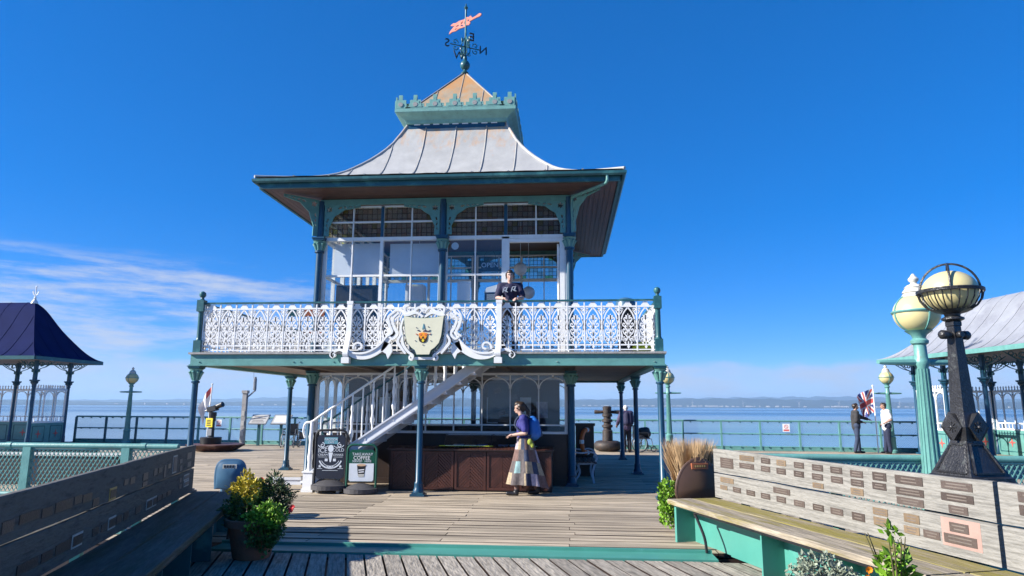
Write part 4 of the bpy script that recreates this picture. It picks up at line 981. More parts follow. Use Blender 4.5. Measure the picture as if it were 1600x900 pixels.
t, pn, z1 = a_sign('coffee_sign', 'green pavement sign showing a takeaway coffee cup', (-3.93, 12.98, .0), R(4), .56, .90, 'sign_green', 'sign_green', True)
text('TAKE', .072, 'print_light', pn, tf(-.10, Yf-.002, .725), .001); text('AWAY', .072, 'print_light', pn, tf(.105, Yf-.002, .725), .001); text('COFFEE', .098, 'paper', pn, tf(0, Yf-.002, .655), .001, sx=.95); text('SERVED', .056, 'print_light', pn, tf(-.085, Yf-.002, .595), .001); text('HERE', .056, 'print_light', pn, tf(.12, Yf-.002, .595), .001)
b = MB(); b.prism([(-.235, .25), (-.21, .225), (.21, .225), (.235, .25), (.235, .555), (-.235, .555)], Yf-.004, Yf); ph = b.build('picture', 'print_light', pn)
cu = lambda p, m, k: (lambda b: (b.prism(p, Yf-.006-.002*k, Yf-.004), b.build('cup_print', m, ph)))(MB())
cu([(-.085, .525), (.085, .525), (.06, .33), (-.06, .33)], 'black', 0); cu([(-.062, .36), (.062, .36), (.05, .305), (-.05, .305)], 'slat_pale', 1); cu(arc(0, .525, .088, .022, 0, 345, 16), 'coffee', 2)
cu([(-.055, .44), (.055, .45), (.055, .432), (-.055, .422)], 'paper', 1); cu([(-.05, .40), (.05, .41), (.05, .392), (-.05, .382)], 'paper', 1)
t = thing('notice_board', 'white board with rainbow stripes behind the chalkboard sign', 'board', (-4.86, 13.62, 0))
b = MB(); b.box(-.24, -.012, .05, .3, .012, 1.0); bo_ = b.build('panel', 'white', t)
for k in range(5): b = MB(); b.box(-.115, -.016, .46+.085*k, -.05, -.0121, .545+.085*k); b.build('stripe', 'rb%d' % (5-k), bo_)
b = MB(); b.box(-.22, .0121, 0, -.18, .2, .05); b.box(.22, .0121, 0, .26, .2, .05); b.build('foot', 'black', t)
# ------------------------------------------------------------------ memorial benches along the neck
PRL = [(0.17, 0.46, 0.9, 1.02), (0.61, 0.91, 1.02, 1.08), (0.6, 0.9, 0.93, 0.99), (1.05, 1.22, 1.02, 1.08), (1.04, 1.21, 0.93, 0.99), (1.34, 1.5, 1.02, 1.08), (1.33, 1.49, 0.93, 0.99), (1.64, 1.8, 1.02, 1.08), (1.63, 1.79, 0.93, 0.99), (1.93, 2.09, 1.02, 1.08), (1.92, 2.08, 0.93, 0.99), (1.92, 2.08, 0.85, 0.9), (2.2, 2.36, 1.02, 1.08), (2.2, 2.36, 0.93, 0.99), (0.15, 0.45, 0.72, 0.78), (0.14, 0.3, 0.63, 0.68), (0.43, 0.6, 0.63, 0.69), (0.72, 0.89, 0.63, 0.69), (1.01, 1.18, 0.63, 0.69), (1.25, 1.54, 0.72, 0.78), (1.3, 1.46, 0.63, 0.69), (1.6, 1.77, 0.63, 0.69), (1.9, 2.06, 0.63, 0.69), (2.16, 2.33, 0.63, 0.69), (2.47, 2.63, 1.01, 1.07), (2.47, 2.63, 0.93, 0.99), (2.46, 2.62, 0.85, 0.91), (2.75, 2.91, 1.01, 1.08), (2.74, 2.9, 0.93, 0.99), (3.01, 3.3, 1.01, 1.08), (3.01, 3.3, 0.92, 0.98), (3.01, 3.29, 0.84, 0.9), (3.48, 3.76, 1.02, 1.08), (3.47, 3.76, 0.93, 0.99), (3.53, 3.7, 0.84, 0.9), (2.45, 2.61, 0.62, 0.69), (2.72, 2.89, 0.71, 0.77), (2.72, 2.88, 0.62, 0.69), (3.07, 3.23, 0.7, 0.77), (3.06, 3.22, 0.61, 0.67), (3.26, 3.42, 0.61, 0.67), (3.52, 3.69, 0.7, 0.77), (3.46, 3.75, 0.61, 0.68)]
BRASS = {1, 5, 14, 15, 36, 37, 38, 39, 11, 26}
PLL = [(1.09, 1.25, 0.87, 1.04), (0.8, 0.94, 0.94, 0.99), (0.79, 0.9, 0.85, 0.91), (1.38, 1.49, 0.93, 0.98), (1.96, 2.08, 0.91, 0.98), (1.75, 1.89, 0.92, 0.97), (1.58, 1.66, 0.85, 0.98), (2.3, 2.47, 0.9, 0.97), (2.3, 2.46, 0.84, 0.88), (2.74, 2.88, 0.91, 0.97), (2.95, 3.07, 0.92, 0.97), (3.28, 3.43, 0.85, 0.92), (3.7, 3.84, 0.84, 0.9), (3.88, 4.07, 0.9, 0.96), (4.1, 4.24, 0.91, 0.97), (4.28, 4.58, 0.9, 0.97), (4.63, 4.8, 0.9, 0.96), (4.84, 5.12, 0.91, 0.97), (5.19, 5.34, 0.89, 0.96), (0.3, 0.55, 0.96, 1.04), (.3, .5, .86, .92), (0.35, 0.61, 0.72, 0.76), (0.34, 0.58, 0.64, 0.68), (0.76, 0.87, 0.71, 0.76), (0.73, 0.85, 0.63, 0.68), (1.26, 1.42, 0.62, 0.67), (1.49, 1.63, 0.62, 0.67), (1.67, 1.83, 0.62, 0.67), (1.88, 2.0, 0.6, 0.67), (2.05, 2.23, 0.6, 0.67), (2.45, 2.62, 0.6, 0.67), (2.84, 2.98, 0.6, 0.67), (3.05, 3.18, 0.6, 0.67), (3.22, 3.38, 0.6, 0.67), (3.42, 3.57, 0.6, 0.66), (3.63, 3.77, 0.6, 0.66), (4.0, 4.18, 0.6, 0.67), (4.22, 4.49, 0.6, 0.67), (4.54, 4.72, 0.6, 0.66), (4.77, 5.07, 0.6, 0.66)]
def bench(label, E, s0, s1, side, plaques, brass, pale, mood):
    """side -1: back on the right, seat to the left of it; +1: mirrored"""
    t = thing('memorial_bench', label, 'bench', tuple(E-NV*s0), NECKROT); L = s1-s0
    rr = random.Random(int(s1*100)+side)
    def bx(b, xa, xb, ya, yb, za, zb): b.box(min(xa*side, xb*side), ya, za, max(xa*side, xb*side), yb, zb)
    for za, zb in ((.510, .811), (.823, 1.115)):
        b = MB(); vs = []
        n = int(L/.35)+1
        pr = [(-.048, za), (0, za+.006), (0, zb-.006), (-.006, zb), (-.048, zb)]
        for i in range(n+1):
            y = -L*i/n; j = rr.uniform(-.004, .004)
            vs += [(side*p[0], y, p[1]+(j if p[1] > za+.1 else -j)) for p in pr]
        m = len(pr)
        b.add(vs, [(i*m+k, i*m+(k+1) % m, (i+1)*m+(k+1) % m, (i+1)*m+k) for i in range(n) for k in range(m)]+[tuple(range(m)), tuple(n*m+k for k in range(m))])
        b.build('back_board', 'bench_back_shade' if mood else 'bench_back', t)
    for xa, xb in ((.010, .335), (.345, .67)):
        b = MB(); b.prism([(side*xa, .45), (side*(xa+.006), .505), (side*(xb-.008), .505), (side*xb, .495), (side*xb, .45)] if True else [], -L, 0, 'xz') if False else None
        pr = [(xa, .452), (xa, .500), (xa+.006, .505), (xb-.008, .505), (xb, .496), (xb, .452)]; n = int(L/.4)+1; vs = []; m = len(pr); b = MB()
        for i in range(n+1):
            j = rr.uniform(-.003, .003); vs += [(side*p[0], -L*i/n, p[1]+j) for p in pr]
        b.add(vs, [(i*m+k, i*m+(k+1) % m, (i+1)*m+(k+1) % m, (i+1)*m+k) for i in range(n) for k in range(m)]+[tuple(range(m)), tuple(n*m+k for k in range(m))])
        b.build('seat_board', 'bench_seat_shade' if mood else ('bench_seat_moss' if xa < .1 else 'bench_seat'), t)
    y = -.55
    while y > -L:
        b = MB(); bx(b, -.12, -.05, y-.04, y+.04, 0, 1.05); b.build('back_post', 'teal_bright', t); y -= 1.6
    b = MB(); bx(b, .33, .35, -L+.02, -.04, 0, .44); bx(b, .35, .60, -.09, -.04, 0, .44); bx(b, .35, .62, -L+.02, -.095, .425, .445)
    tm_ = 'teal_dark' if mood else 'teal_bright'; fp = b.build('front_plate', tm_, t)  # shaded benches take a darker teal that paints in the shade
    y = -.95
    while y > -L+.3:
        p = [(y, .0), (y, .30)]+[(y-.09+.09*math.cos(R(q)), .30+.09*math.sin(R(q))) for q in (30, 60, 90)]+[(max(y-.80, -L+.05), .39), (max(y-.80, -L+.05), 0)]
        b = MB(); b.prism(p, side*.35, side*.385, 'yz'); b.build('raised_panel', tm_, fp)
        b = MB(); yy = y-.92
        if yy > -L+.1:
            b.prism([(side*.35, .0), (side*.60, .0), (side*.60, .42), (side*.35, .42)], yy-.012, yy+.012, 'xz'); b.build('rib', tm_, fp)
        y -= 1.05
    b = MB(); b.tube([(side*p[0], p[1], p[2]) for p in smoothpts([(.60, -.80, .02), (.61, -.78, .18), (.625, -.66, .36), (.635, -.62, .42), (.64, -.72, .435), (.64, -1.0, .435), (.64, -L+.1, .435)], 4)], .017, 8); b.build('cable', 'black', t, True)
    for k, (a, c, za, zb) in enumerate(plaques):
        if a < s0 or c > s1: continue
        h = .006; pm_ = 'plaque_brass' if k in brass else 'plaque'
        if k in pale:
            g = .016; b = MB(); b.box(min(0, side*.004), -(c-s0)-g, za-g, max(0, side*.004), -(a-s0)+g, zb+g); b.build('backing_plate', 'plaque_gold' if pale[k] == 'g' else 'plaque_pale', t); h = .009
        b = MB(); b.box(min(side*(h-.005), side*h), -(c-s0), za, max(side*(h-.005), side*h), -(a-s0), zb); pq = b.build('plaque', pm_, t)
        if not mood:
            b = MB(); rows = 2 if zb-za < .1 else 4; yl = -(a-s0)
            for i in range(rows):
                zc = za+(zb-za)*(i+.8)/(rows+.6); q_ = (c-a)*rr.uniform(.12, .24); b.box(min(side*h, side*(h+.0012)), yl-(c-a)+q_, zc-.005, max(side*h, side*(h+.0012)), yl-q_, zc+.005)
            b.build('inscription', 'inscription', pq)
    return t
RB = bench('weathered bench with rows of bronze plaques on its sunlit back, teal front below', ER, 0, 3.93, -1, PRL, BRASS, {}, 0)
pk = MB(); pk.box(-.0015, -3.79, .585, 0, -3.44, .80); pk.build('stain', 'pink_stain', RB)
PR2 = [(4.12, 4.41, 1.0, 1.07), (4.12, 4.41, .91, .98), (4.18, 4.47, .66, .73), (4.6, 4.9, 1.0, 1.07), (4.6, 4.77, .66, .72), (5.0, 5.2, 1.0, 1.07)]
bench('next weathered plaque bench along the neck, joined to the sunlit one by a dark gap', ER, 3.97, 8.2, -1, PR2, {2}, {}, 0)
bench('long shaded bench with plaques on its weathered back, coloured dark for shade', EL, 0.05, 6.2, 1, PLL, {3}, {0: 'p', 11: 'g', 21: 'p', 22: 'p', 28: 'p', 29: 'p', 33: 'p', 36: 'p'}, 1)
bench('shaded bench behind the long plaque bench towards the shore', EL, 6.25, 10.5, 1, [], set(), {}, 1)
# ------------------------------------------------------------------ railings with diamond mesh
def diamond(w, z0, z1, cw, ch, t, dpt=.006):
    b = MB(); n = int(w/cw)+int((z1-z0)/ch)+3; sl = ch/cw
    for sg in (1, -1):
        k = -n
        while k < 2*n:
            x = k*cw; pts = [(x, z0), (x+t, z0), (x+t+sg*(z1-z0)/sl, z1), (x+sg*(z1-z0)/sl, z1)]
            q = clip_rect(pts if sg > 0 else pts[::-1], 0, z0, w, z1)
            if len(q) >= 3: b.prism(q, -dpt if sg > 0 else .0005, 0 if sg > 0 else dpt)
            k += 1
    return b
def near_railing(label, x0, x1, y, posts, zt_, zl):
    t = thing('deck_railing', label, 'railing', (x0, y, 0))
    b = MB(); b.tube([(0, 0, zt_), (x1-x0, 0, zt_)], .038, 12)
    for k in range(1, int((x1-x0)/1.9)+1): b.tube([(1.9*k-.04, 0, zt_), (1.9*k+.04, 0, zt_)], .046, 12)
    b.build('top_rail', 'teal', t, True)
    b = MB(); b.tube([(0, 0, zl), (x1-x0, 0, zl)], .030, 10); b.build('lower_rail', 'teal_rust', t, True)
    P = [p-x0 for p in posts]
    for p in P:
        b = MB(); b.box(p-.055, -.04, 0, p+.055, .04, zt_-.02); b.box(p-.075, -.07, 0, p+.075, .07, .03); b.build('post', 'teal', t)
    ed_ = [0]+P+[x1-x0]
    for a, c in zip(ed_[:-1], ed_[1:]):
        if c-a < .2: continue
        d_ = diamond(c-a-.12, zl+.035, zt_-.05, .060, .098, .0125); o = d_.build('mesh_panel', 'teal', t); o.location = (a+.06, 0, 0)
        f = MB(); f.box(a+.055, -.012, zt_-.055, c-.055, .012, zt_-.04); f.build('mesh_frame', 'teal', t)
near_railing('teal tube railing with diamond mesh beside the shaded bench', -13.2, -5.12, 8.72, [-12.7, -11.35, -9.99, -8.63, -7.22, -5.83], 1.10, .47)
near_railing('teal tube railing with diamond mesh behind the sunlit plaque bench', 2.26, 9.6, 8.42, [2.75, 5.9, 7.6, 9.5], 1.07, .45)
FR = thing('sea_railing', 'long teal railing with fine mesh along the far edge above the sea', 'railing', (0, 0, 0))
SP = 1.45; xs = [-21.6+SP*i for i in range(27)]
ang = math.atan(-.05); Ls = SP/math.cos(ang)
fm = diamond(Ls-.10, .17, .60, .085, .085, .0085, .003).mesh('mesh_panel', 'teal_rust'); fm2 = diamond(Ls-.10, .66, 1.09, .085, .085, .0085, .003).mesh('mesh_panel', 'teal_rust')
pm = MB(); pm.box(-.035, -.04, 0, .035, .04, 1.10); pm.box(-.07, -.07, 0, .07, .07, .04); pmm = pm.mesh('post', 'teal_dark'); pmt = pm.mesh('post', 'teal')
kp = MB(); kp.box(.0, -.012, 0, Ls, .012, .13); kpm = kp.mesh('kick_plate', 'teal')
for i, x in enumerate(xs):
    o = link('post', pmm if x < -17 else pmt, FR); o.location = (x, farY(x), 0); o.rotation_euler = (0, 0, ang)
    if i == len(xs)-1: break
    for m, nm in ((fm, 'mesh_panel'), (fm2, 'mesh_panel'), (kpm, 'kick_plate')):
        o = link(nm, m, FR); o.location = (x+(.05 if nm == 'mesh_panel' else 0), farY(x), 0); o.rotation_euler = (0, 0, ang)
for z, r_, m in ((1.12, .034, 'teal'), (.63, .028, 'teal_rust'), (.15, .022, 'teal_rust')):
    b = MB(); b.tube([(xs[0], farY(xs[0]), z), (xs[-1], farY(xs[-1]), z)], r_, 8); b.build('rail', m, FR, True)
cl = MB()
for x in xs[:-1]:
    for q in (.3, .72, 1.15):
        for z in (.63, .15, 1.09): cl.box(x+q-.02, farY(x+q)-.04, z-.045, x+q+.02, farY(x+q)+.03, z+.005)
cl.build('clips', 'teal_dark', FR)
# ------------------------------------------------------------------ pier lamps
def pier_lamp():
    t = thing('pier_lamp', '', 'lamp')
    b = MB(); b.lathe([(.18, 0), (.18, .08), (.14, .12), (.13, .5), (.14, .52), (.14, .58), (.098, .62), (.068, 2.12), (.09, 2.15), (.09, 2.20), (.072, 2.23), (.068, 2.38), (.095, 2.40), (.10, 2.43), (.07, 2.46), (.085, 2.50), (.13, 2.535), (.15, 2.55)], 16)
    for k in range(14):
        a = k*math.pi/7; b.tube([(.098*math.cos(a), .098*math.sin(a), .64), (.068*math.cos(a), .068*math.sin(a), 2.10)], [.011, .008], 4)
    b.build('post', 'teal', t, True)
    b = MB(); b.tube([(-.50, 0, 2.175), (-.46, 0, 2.175), (-.12, 0, 2.175), (.12, 0, 2.175), (.46, 0, 2.175), (.50, 0, 2.175)], [.018, .026, .04, .04, .026, .018], 8); b.build('ladder_bar', 'teal', t, True)
    b = MB(); b.ell((0, 0, 2.76), (.255, .255, .235), 28, 18); b.build('globe', 'cream', t, True)
    b = MB(); b.tube([(.259*math.cos(R(q)), .259*math.sin(R(q)), 2.775) for q in range(0, 360, 12)], .017, 6, True)
    for a in (0, 90, 180, 270):
        b.tube([(.258*math.cos(R(q))*math.cos(R(a)), .258*math.cos(R(q))*math.sin(R(a)), 2.76+.238*math.sin(R(q))) for q in range(-62, 63, 10)], .011, 5); b.box(-.022, -.012, 2.75, .022, .012, 2.80) if False else None
    b.build('strap', 'teal', t, True)
    b = MB(); b.lathe([(.15, 2.955), (.13, 2.99), (.12, 3.0), (.135, 3.01), (.125, 3.03), (.10, 3.06), (.11, 3.07), (.075, 3.10), (.04, 3.115), (.03, 3.13), (.055, 3.155), (.06, 3.175), (.03, 3.21), (.012, 3.24)], 16); b.build('finial', 'slat_pale', t, True)
    return t
PL0 = pier_lamp()
for i, (x, y, rz, lb) in enumerate(((4.17, 8.32, R(4), 'tall teal lamp post with cream globe rising behind the sunlit plaque bench'), (-18.75, 27.9, 0, 'lamp post with cream globe at the sea railing near the navy roofed shelter'), (11.98, 26.55, 0, 'lamp post with cream globe behind the two talking men'), (3.93, 26.95, 0, 'lamp post with cream globe half hidden behind the pavilion corner column'))):
    o = PL0 if i == 0 else copy_tree(PL0); o.location = (x, y, 0); o.rotation_euler = (0, 0, rz); o['label'] = lb; o['group'] = 'globe lamps of the pier'
# obelisk lamp on its pedestal
OB = thing('obelisk_lamp', 'black iron obelisk lamp with globe in a basket above the plaque bench', 'lamp', (3.42, 6.22, 0), NECKROT)
b = MB(); b.lathe([(.36, 0), (.36, .92), (.38, .94)], 4, sq=True); b.build('pedestal', 'teal_bright', OB)
q2 = 1.4142
b = MB(); b.lathe([(.235*q2, .94), (.235*q2, 1.03), (.222*q2, 1.045), (.222*q2, 1.075), (.20*q2, 1.09), (.085*q2, 1.36), (.075*q2, 1.40)], 4, sq=True); bo_ = b.build('base', 'black_iron', OB)
for k in range(4):
    b = MB(Matrix.Rotation(R(90*k), 4, 'Z')); fr_ = [(-.15, 1.115), (.15, 1.115), (.07, 1.345), (-.07, 1.345)]
    for p, q in zip(fr_, fr_[1:]+fr_[:1]):
        yy = lambda z: -(.20-(z-1.09)*(.115/.27))-.004
        b.bar((p[0], yy(p[1]), p[1]), (q[0], yy(q[1]), q[1]), .018, .014)
    b.build('moulding', 'black_iron', bo_)
b = MB()
b.add([(0, 0, 1.36), (.165, -.165, 1.49), (.165, .165, 1.49), (-.165, .165, 1.49), (-.165, -.165, 1.49)], [])
b.lathe([(.078*q2, 1.365), (.125*q2, 1.49), (.078*q2, 1.615)], 4, sq=True); kn = b.build('knot', 'black_iron', OB)
for k in range(4):
    b = MB(Matrix.Rotation(R(90*k), 4, 'Z') @ Matrix.Translation((0, -.122, 1.49)))
    b.prism([(-.095, 0), (0, -.115), (.095, 0), (0, .115)], -.012, .035)
    for j in range(8): a = j*math.pi/4; b.bar((0, -.013, 0), (.045*math.cos(a), -.013, .045*math.sin(a)), .012, .012, (0, 1, 0))
    b.ell((0, -.018, 0), (.016, .014, .016), 8, 6); b.build('star_boss', 'black_iron', kn)
b = MB(); b.lathe([(.072*q2, 1.56), (.067*q2, 1.62), (.038*q2, 2.36), (.044*q2, 2.365), (.044*q2, 2.40), (.036*q2, 2.41)], 4, sq=True); b.build('shaft', 'black_iron', OB)
b = MB()
for s_ in (-1, 1):
    prf = [(.04, .026), (.06, .032), (.08, .026), (.095, .040), (.135, .042), (.15, .032), (.16, .018)]
    b.tube([(s_*a, 0, 2.285) for a, _ in prf], [r_ for _, r_ in prf], 10)
    b.tube([(0, s_*a, 2.285) for a, _ in prf[:3]], [r_ for _, r_ in prf[:3]], 10)
b.build('cross_bar', 'black_iron', OB, True)
b = MB(); b.lathe([(.06, 2.405), (.09, 2.42), (.09, 2.435), (.06, 2.45), (.065, 2.47), (.12, 2.485), (.16, 2.505), (.10, 2.51)], 18); b.build('cup', 'black_iron', OB, True)
b = MB(); b.ell((0, 0, 2.675), (.222, .222, .185), 28, 18); b.build('globe', 'cream', OB, True)
b = MB()
for k in range(24):
    a = 2*math.pi*k/24; b.tube([(r_*math.cos(a), r_*math.sin(a), z) for r_, z in ((.135, 2.50), (.195, 2.54), (.236, 2.60), (.255, 2.68))], .0062, 5)
for r_, z, t_ in ((.255, 2.68, .011), (.257, 2.665, .009)): b.tube([(r_*math.cos(R(q)), r_*math.sin(R(q)), z) for q in range(0, 360, 10)], t_, 6, True)
b.build('basket', 'black_iron', OB, True)
for k in range(2):
    b = MB(Matrix.Rotation(R(45+90*k), 4, 'Z')); b.tube([(.23*math.cos(R(q)), 0, 2.68+.245*math.sin(R(q))) for q in range(0, 181, 10)], .010, 6); b.build('hoop', 'black_iron', OB, True)
# ------------------------------------------------------------------ shelters
def shelter(label, loc, rz, x0, x1, y0, y1, ze, zr, roofm, cols, walls, seams):
    t = thing('pier_shelter', label, 'shelter', loc, rz); half = min(x1-x0, y1-y0)/2
    pf_ = smoothpts([(0, 0), (.12, .045), (.3, .185), (.6, .52), (.84, .86), (1, 1)], 4)
    b = MB(); vs = []
    for f_, h in pf_:
        d_ = half*f_*.999; z = ze+.12+(zr-ze-.12)*h; vs += [(x0+d_, y0+d_, z), (x1-d_, y0+d_, z), (x1-d_, y1-d_, z), (x0+d_, y1-d_, z)]
    fs = [(i*4+k, i*4+(k+1) % 4, i*4+4+(k+1) % 4, i*4+4+k) for i in range(len(pf_)-1) for k in range(4)]
    b.add(vs, fs); rf = b.build('roof', roofm, t)
    sm = MB()
    def zz(d_): 
        f_ = min(d_/half, 1)
        for (a, ha), (c, hc) in zip(pf_[:-1], pf_[1:]):
            if a <= f_ <= c: return ze+.12+(zr-ze-.12)*(ha+(hc-ha)*(f_-a)/max(c-a, 1e-9))
        return zr
    for ax, lo, hi in (('x', x0, x1), ('y', y0, y1)):
        u = lo+.55
        while u < hi-.3:
            lim = min(u-lo, hi-u, half)
            for sd in (0, 1):
                pts = []
                for j in range(13):
                    d_ = lim*j/12; v = (y0+d_ if sd == 0 else y1-d_) if ax == 'x' else (x0+d_ if sd == 0 else x1-d_)
                    pts.append((u, v, zz(d_)+.006) if ax == 'x' else (v, u, zz(d_)+.006))
                sm.tube(pts, .014, 4)
            u += seams
    for cx_, cy in ((0, 0), (1, 0), (0, 1), (1, 1)):
        sm.tube([((x0+half*f_ if cx_ == 0 else x1-half*f_), (y0+half*f_ if cy == 0 else y1-half*f_), ze+.125+(zr-ze-.12)*h) for f_, h in pf_], .025, 6)
    sm.build('seams', roofm, rf, True)
    b = MB()
    for y in (y0, y1): b.box(x0, y-.03, ze, x1, y+.03, ze+.14)
    for x in (x0, x1): b.box(x-.03, y0+.03, ze, x+.03, y1-.03, ze+.14)
    b.build('fascia', 'teal_dark' if roofm == 'roof_navy' else 'teal', t)
    b = MB(); b.box(x0+.03, y0+.03, ze+.03, x1-.03, y1-.03, ze+.05); b.build('soffit', 'balcony_soffit', t)
    for fx, fy in (((x0+half, (y0+y1)/2), (x1-half, (y0+y1)/2)) if x1-x0 > y1-y0 else (((x0+x1)/2, y0+half), ((x0+x1)/2, y1-half))):
        b = MB(); b.lathe([(.14, zr-.05), (.11, zr+.05), (.04, zr+.14), (.055, zr+.20), (.02, zr+.26), (.02, zr+.62), (.035, zr+.66), (.0, zr+.74)], 8, (fx, fy, 0))
        for k in range(4): a = R(90*k); b.tube([(fx, fy, zr+.30), (fx+.10*math.cos(a), fy+.10*math.sin(a), zr+.36), (fx+.14*math.cos(a), fy+.14*math.sin(a), zr+.48)], .016, 5)
        b.build('finial', 'white', rf, True)
    cm_ = MB(); cm_.box(-.13, -.13, 0, .13, .13, .06); cm_.lathe([(.095, .06), (.095, .3), (.08, .34), (.066, 2.32), (.085, 2.33), (.085, 2.37), (.07, 2.38)], 12); cm_.box(-.06, -.06, 2.6, .06, .06, ze+.03)
    ca_ = MB(); ca_.lathe([(.072, 2.37), (.10, 2.44), (.14, 2.48), (.15, 2.50), (.12, 2.51), (.16, 2.55), (.19, 2.57), (.19, 2.61), (.10, 2.615)], 8, sq=True)
    me1 = cm_.mesh('column', 'column_blue', True); me2 = ca_.mesh('capital', 'column_blue')
    ib = MB()
    ib.stroke(spiral(.25, ze-.14, .13, .04, 200, -160, 14), .022, -.012, .012); ib.stroke(spiral(.58, ze-.10, .10, .03, 200, -160, 12), .018, -.012, .012); ib.stroke(smoothpts([(.05, 2.72), (.10, 2.95), (.22, ze-.30), (.45, ze-.22), (.8, ze-.02)], 5), .022, -.012, .012); ib.stroke(spiral(.12, ze-.4, .07, .02, 90, -270, 10), .018, -.012, .012)
    ime = ib.mesh('bracket', 'teal_dark')
    for cx_, cy in cols:
        o = link('column', me1, t); o.location = (cx_, cy, 0); link('capital', me2, o)
        for a in (0, 90, 180, 270): q = link('bracket', ime, o); q.rotation_euler = (0, 0, R(a))
    for (ax_, ay), (bx_, by), inner in walls:
        L = math.hypot(bx_-ax_, by-ay); T = tf(ax_, ay, 0, math.atan2(by-ay, bx_-ax_))
        b = MB(); b.box(.07, -.03, 0, L-.07, .03, .88); w_ = b.build('panel', 'teal', t); put(w_, T)
        n = max(1, round(L/1.0)); p = L/n
        for i in range(n):
            c = p*(i+.5)
            b = MB()
            for sy in (-.034, .034):
                f = [(c-p/2+.16, .14), (c+p/2-.16, .14), (c+p/2-.16, .76), (c-p/2+.16, .76)]
                for q, r_ in zip(f, f[1:]+f[:1]): b.bar((q[0], sy, q[1]), (r_[0], sy, r_[1]), .03, .012, (0, 1, 0))
            b.build('moulding', 'teal_dark', w_)
            b = MB()
            for sy in (-.040, .033): b.prism([(c+(.17 if k % 2 == 0 else .045)*math.sin(R(45*k)), .45+(.17 if k % 2 == 0 else .045)*math.cos(R(45*k))) for k in range(8)], sy, sy+.007)
            b.build('compass_star', 'flag_red', w_)
        f = MB(); f.box(.07, -.035, .88, L-.07, .035, .93); f.box(.07, -.025, 1.10, L-.07, .025, 1.14); f.box(.07, -.03, 2.20, L-.07, .03, 2.28)
        nn = max(2, round(L/.55)); pp = L/nn
        for i in range(nn+1):
            x = min(max(pp*i, .09), L-.09); f.box(x-.02, -.025, .93, x+.02, .025, 2.20)
        for i in range(nn):
            c = pp*(i+.5); rr_ = pp/2-.02
            f.stroke([(c+rr_*math.cos(R(q)), 1.92+.26*math.sin(R(q))) for q in range(0, 181, 18)], .03, -.015, .015)
            for k in range(1, 3): x = pp*i+pp*k/3; f.box(x-.01, -.015, .93, x+.01, .015, 1.10)
        x = .1
        while x < L-.08: f.prism([(x-.03, 2.28), (x+.03, 2.28), (x+.012, 2.34), (x+.028, 2.38), (x, 2.43), (x-.028, 2.38), (x-.012, 2.34)], -.012, .012); x += .13
        fo_ = f.build('screen', 'white', w_)
        for i in range(nn): b = MB(); b.box(pp*i+.02, -.004, 1.14, pp*(i+1)-.02, .004, 2.19); b.build('pane', 'glass', fo_)
    return t
shelter('shelter with dark navy curved roof beside the far railing, teal star panel below', (-21.4, 26.65, 0), 0, -11, .8, -2.05, 1.85, 3.36, 5.9, 'roof_navy',
        [(0, -.95), (0, .95), (-2.4, -.95), (-2.4, .95), (-4.8, -.95), (-4.8, .95), (-7.2, -.95), (-7.2, .95)], [((0, .95), (0, -.95), 1), ((-2.4, .95), (0, .95), 0), ((-4.8, .95), (-2.4, .95), 0)], .75)
shelter('shelter with pale grey seamed roof and white glazed screens behind the lamp posts', (11.8, 26.8, 0), R(7.4), 0, 4.6, -10, 0, 3.30, 5.35, 'roof_shelter',
        [(.85, -.85), (.85, -2.45), (.85, -4.3), (.85, -6.2), (.85, -8.1), (3.75, -.85), (3.75, -2.3), (3.75, -4.2), (3.75, -6.1), (3.75, -8.0)], [((.85, -.85), (3.75, -.85), 0), ((.85, -2.45), (.85, -.85), 0), ((3.75, -2.3), (3.75, -.85), 0), ((3.75, -4.2), (3.75, -2.3), 0), ((3.75, -6.1), (3.75, -4.2), 0)], .62)
def slat_bench(label, loc, rz, L, name='slatted_bench', m='slat_pale'):
    t = thing(name, label, 'bench', loc, rz)
    for k in range(5): b = MB(); b.box(-L/2, .02+.085*k, .44, L/2, .09+.085*k, .465); b.build('seat_slat', m, t)
    for k in range(5): b = MB(); b.box(-L/2, .47+.02*k, .52+.085*k, L/2, .49+.02*k, .59+.085*k); b.build('back_slat', m, t)
    for x in (-L/2+.12, L/2-.12):
        b = MB(); b.stroke(smoothpts([(.05, 0), (.08, .2), (.03, .40), (.0, .43), (.45, .42), (.50, .6), (.58, .95)], 4), .045, x-.02, x+.02, 'yz'); b.stroke(smoothpts([(.42, .42), (.36, .22), (.50, 0)], 4), .045, x-.02, x+.02, 'yz'); b.stroke(smoothpts([(.02, .43), (-.02, .58), (.10, .66), (.30, .64), (.52, .66)], 4), .035, x-.02, x+.02, 'yz'); b.build('end_frame', 'iron_pale', t)
    return t
slat_bench('white slatted bench inside the pale roofed shelter', (15.05, 22.6, 0), R(7.4-90), 2.2)
slat_bench('park bench with scrolled iron ends against the kiosk side', (.62, 15.85, 0), R(90), 1.5, m='rubber')
# long dark seat boxes on the deck behind the mesh railing
for k, (x0, x1, y) in enumerate(((-16.6, -9.3, 13.6), (-17.5, -11.5, 15.6))):
    t = thing('storage_bench', ('long dark box bench with pale slatted top behind the mesh railing', 'dark box bench with pale slatted top standing behind the longer one')[k], 'bench', ((x0+x1)/2, y, 0))
    h = (x1-x0)/2; b = MB(); b.box(-h, 0, 0, h, .5, .58); b.build('box', 'dark_wood', t)
    for j in range(4): b = MB(); b.box(-h-.03, -.03+.145*j, .585, h+.03, .10+.145*j, .615); b.build('slat', 'slat_pale', t)
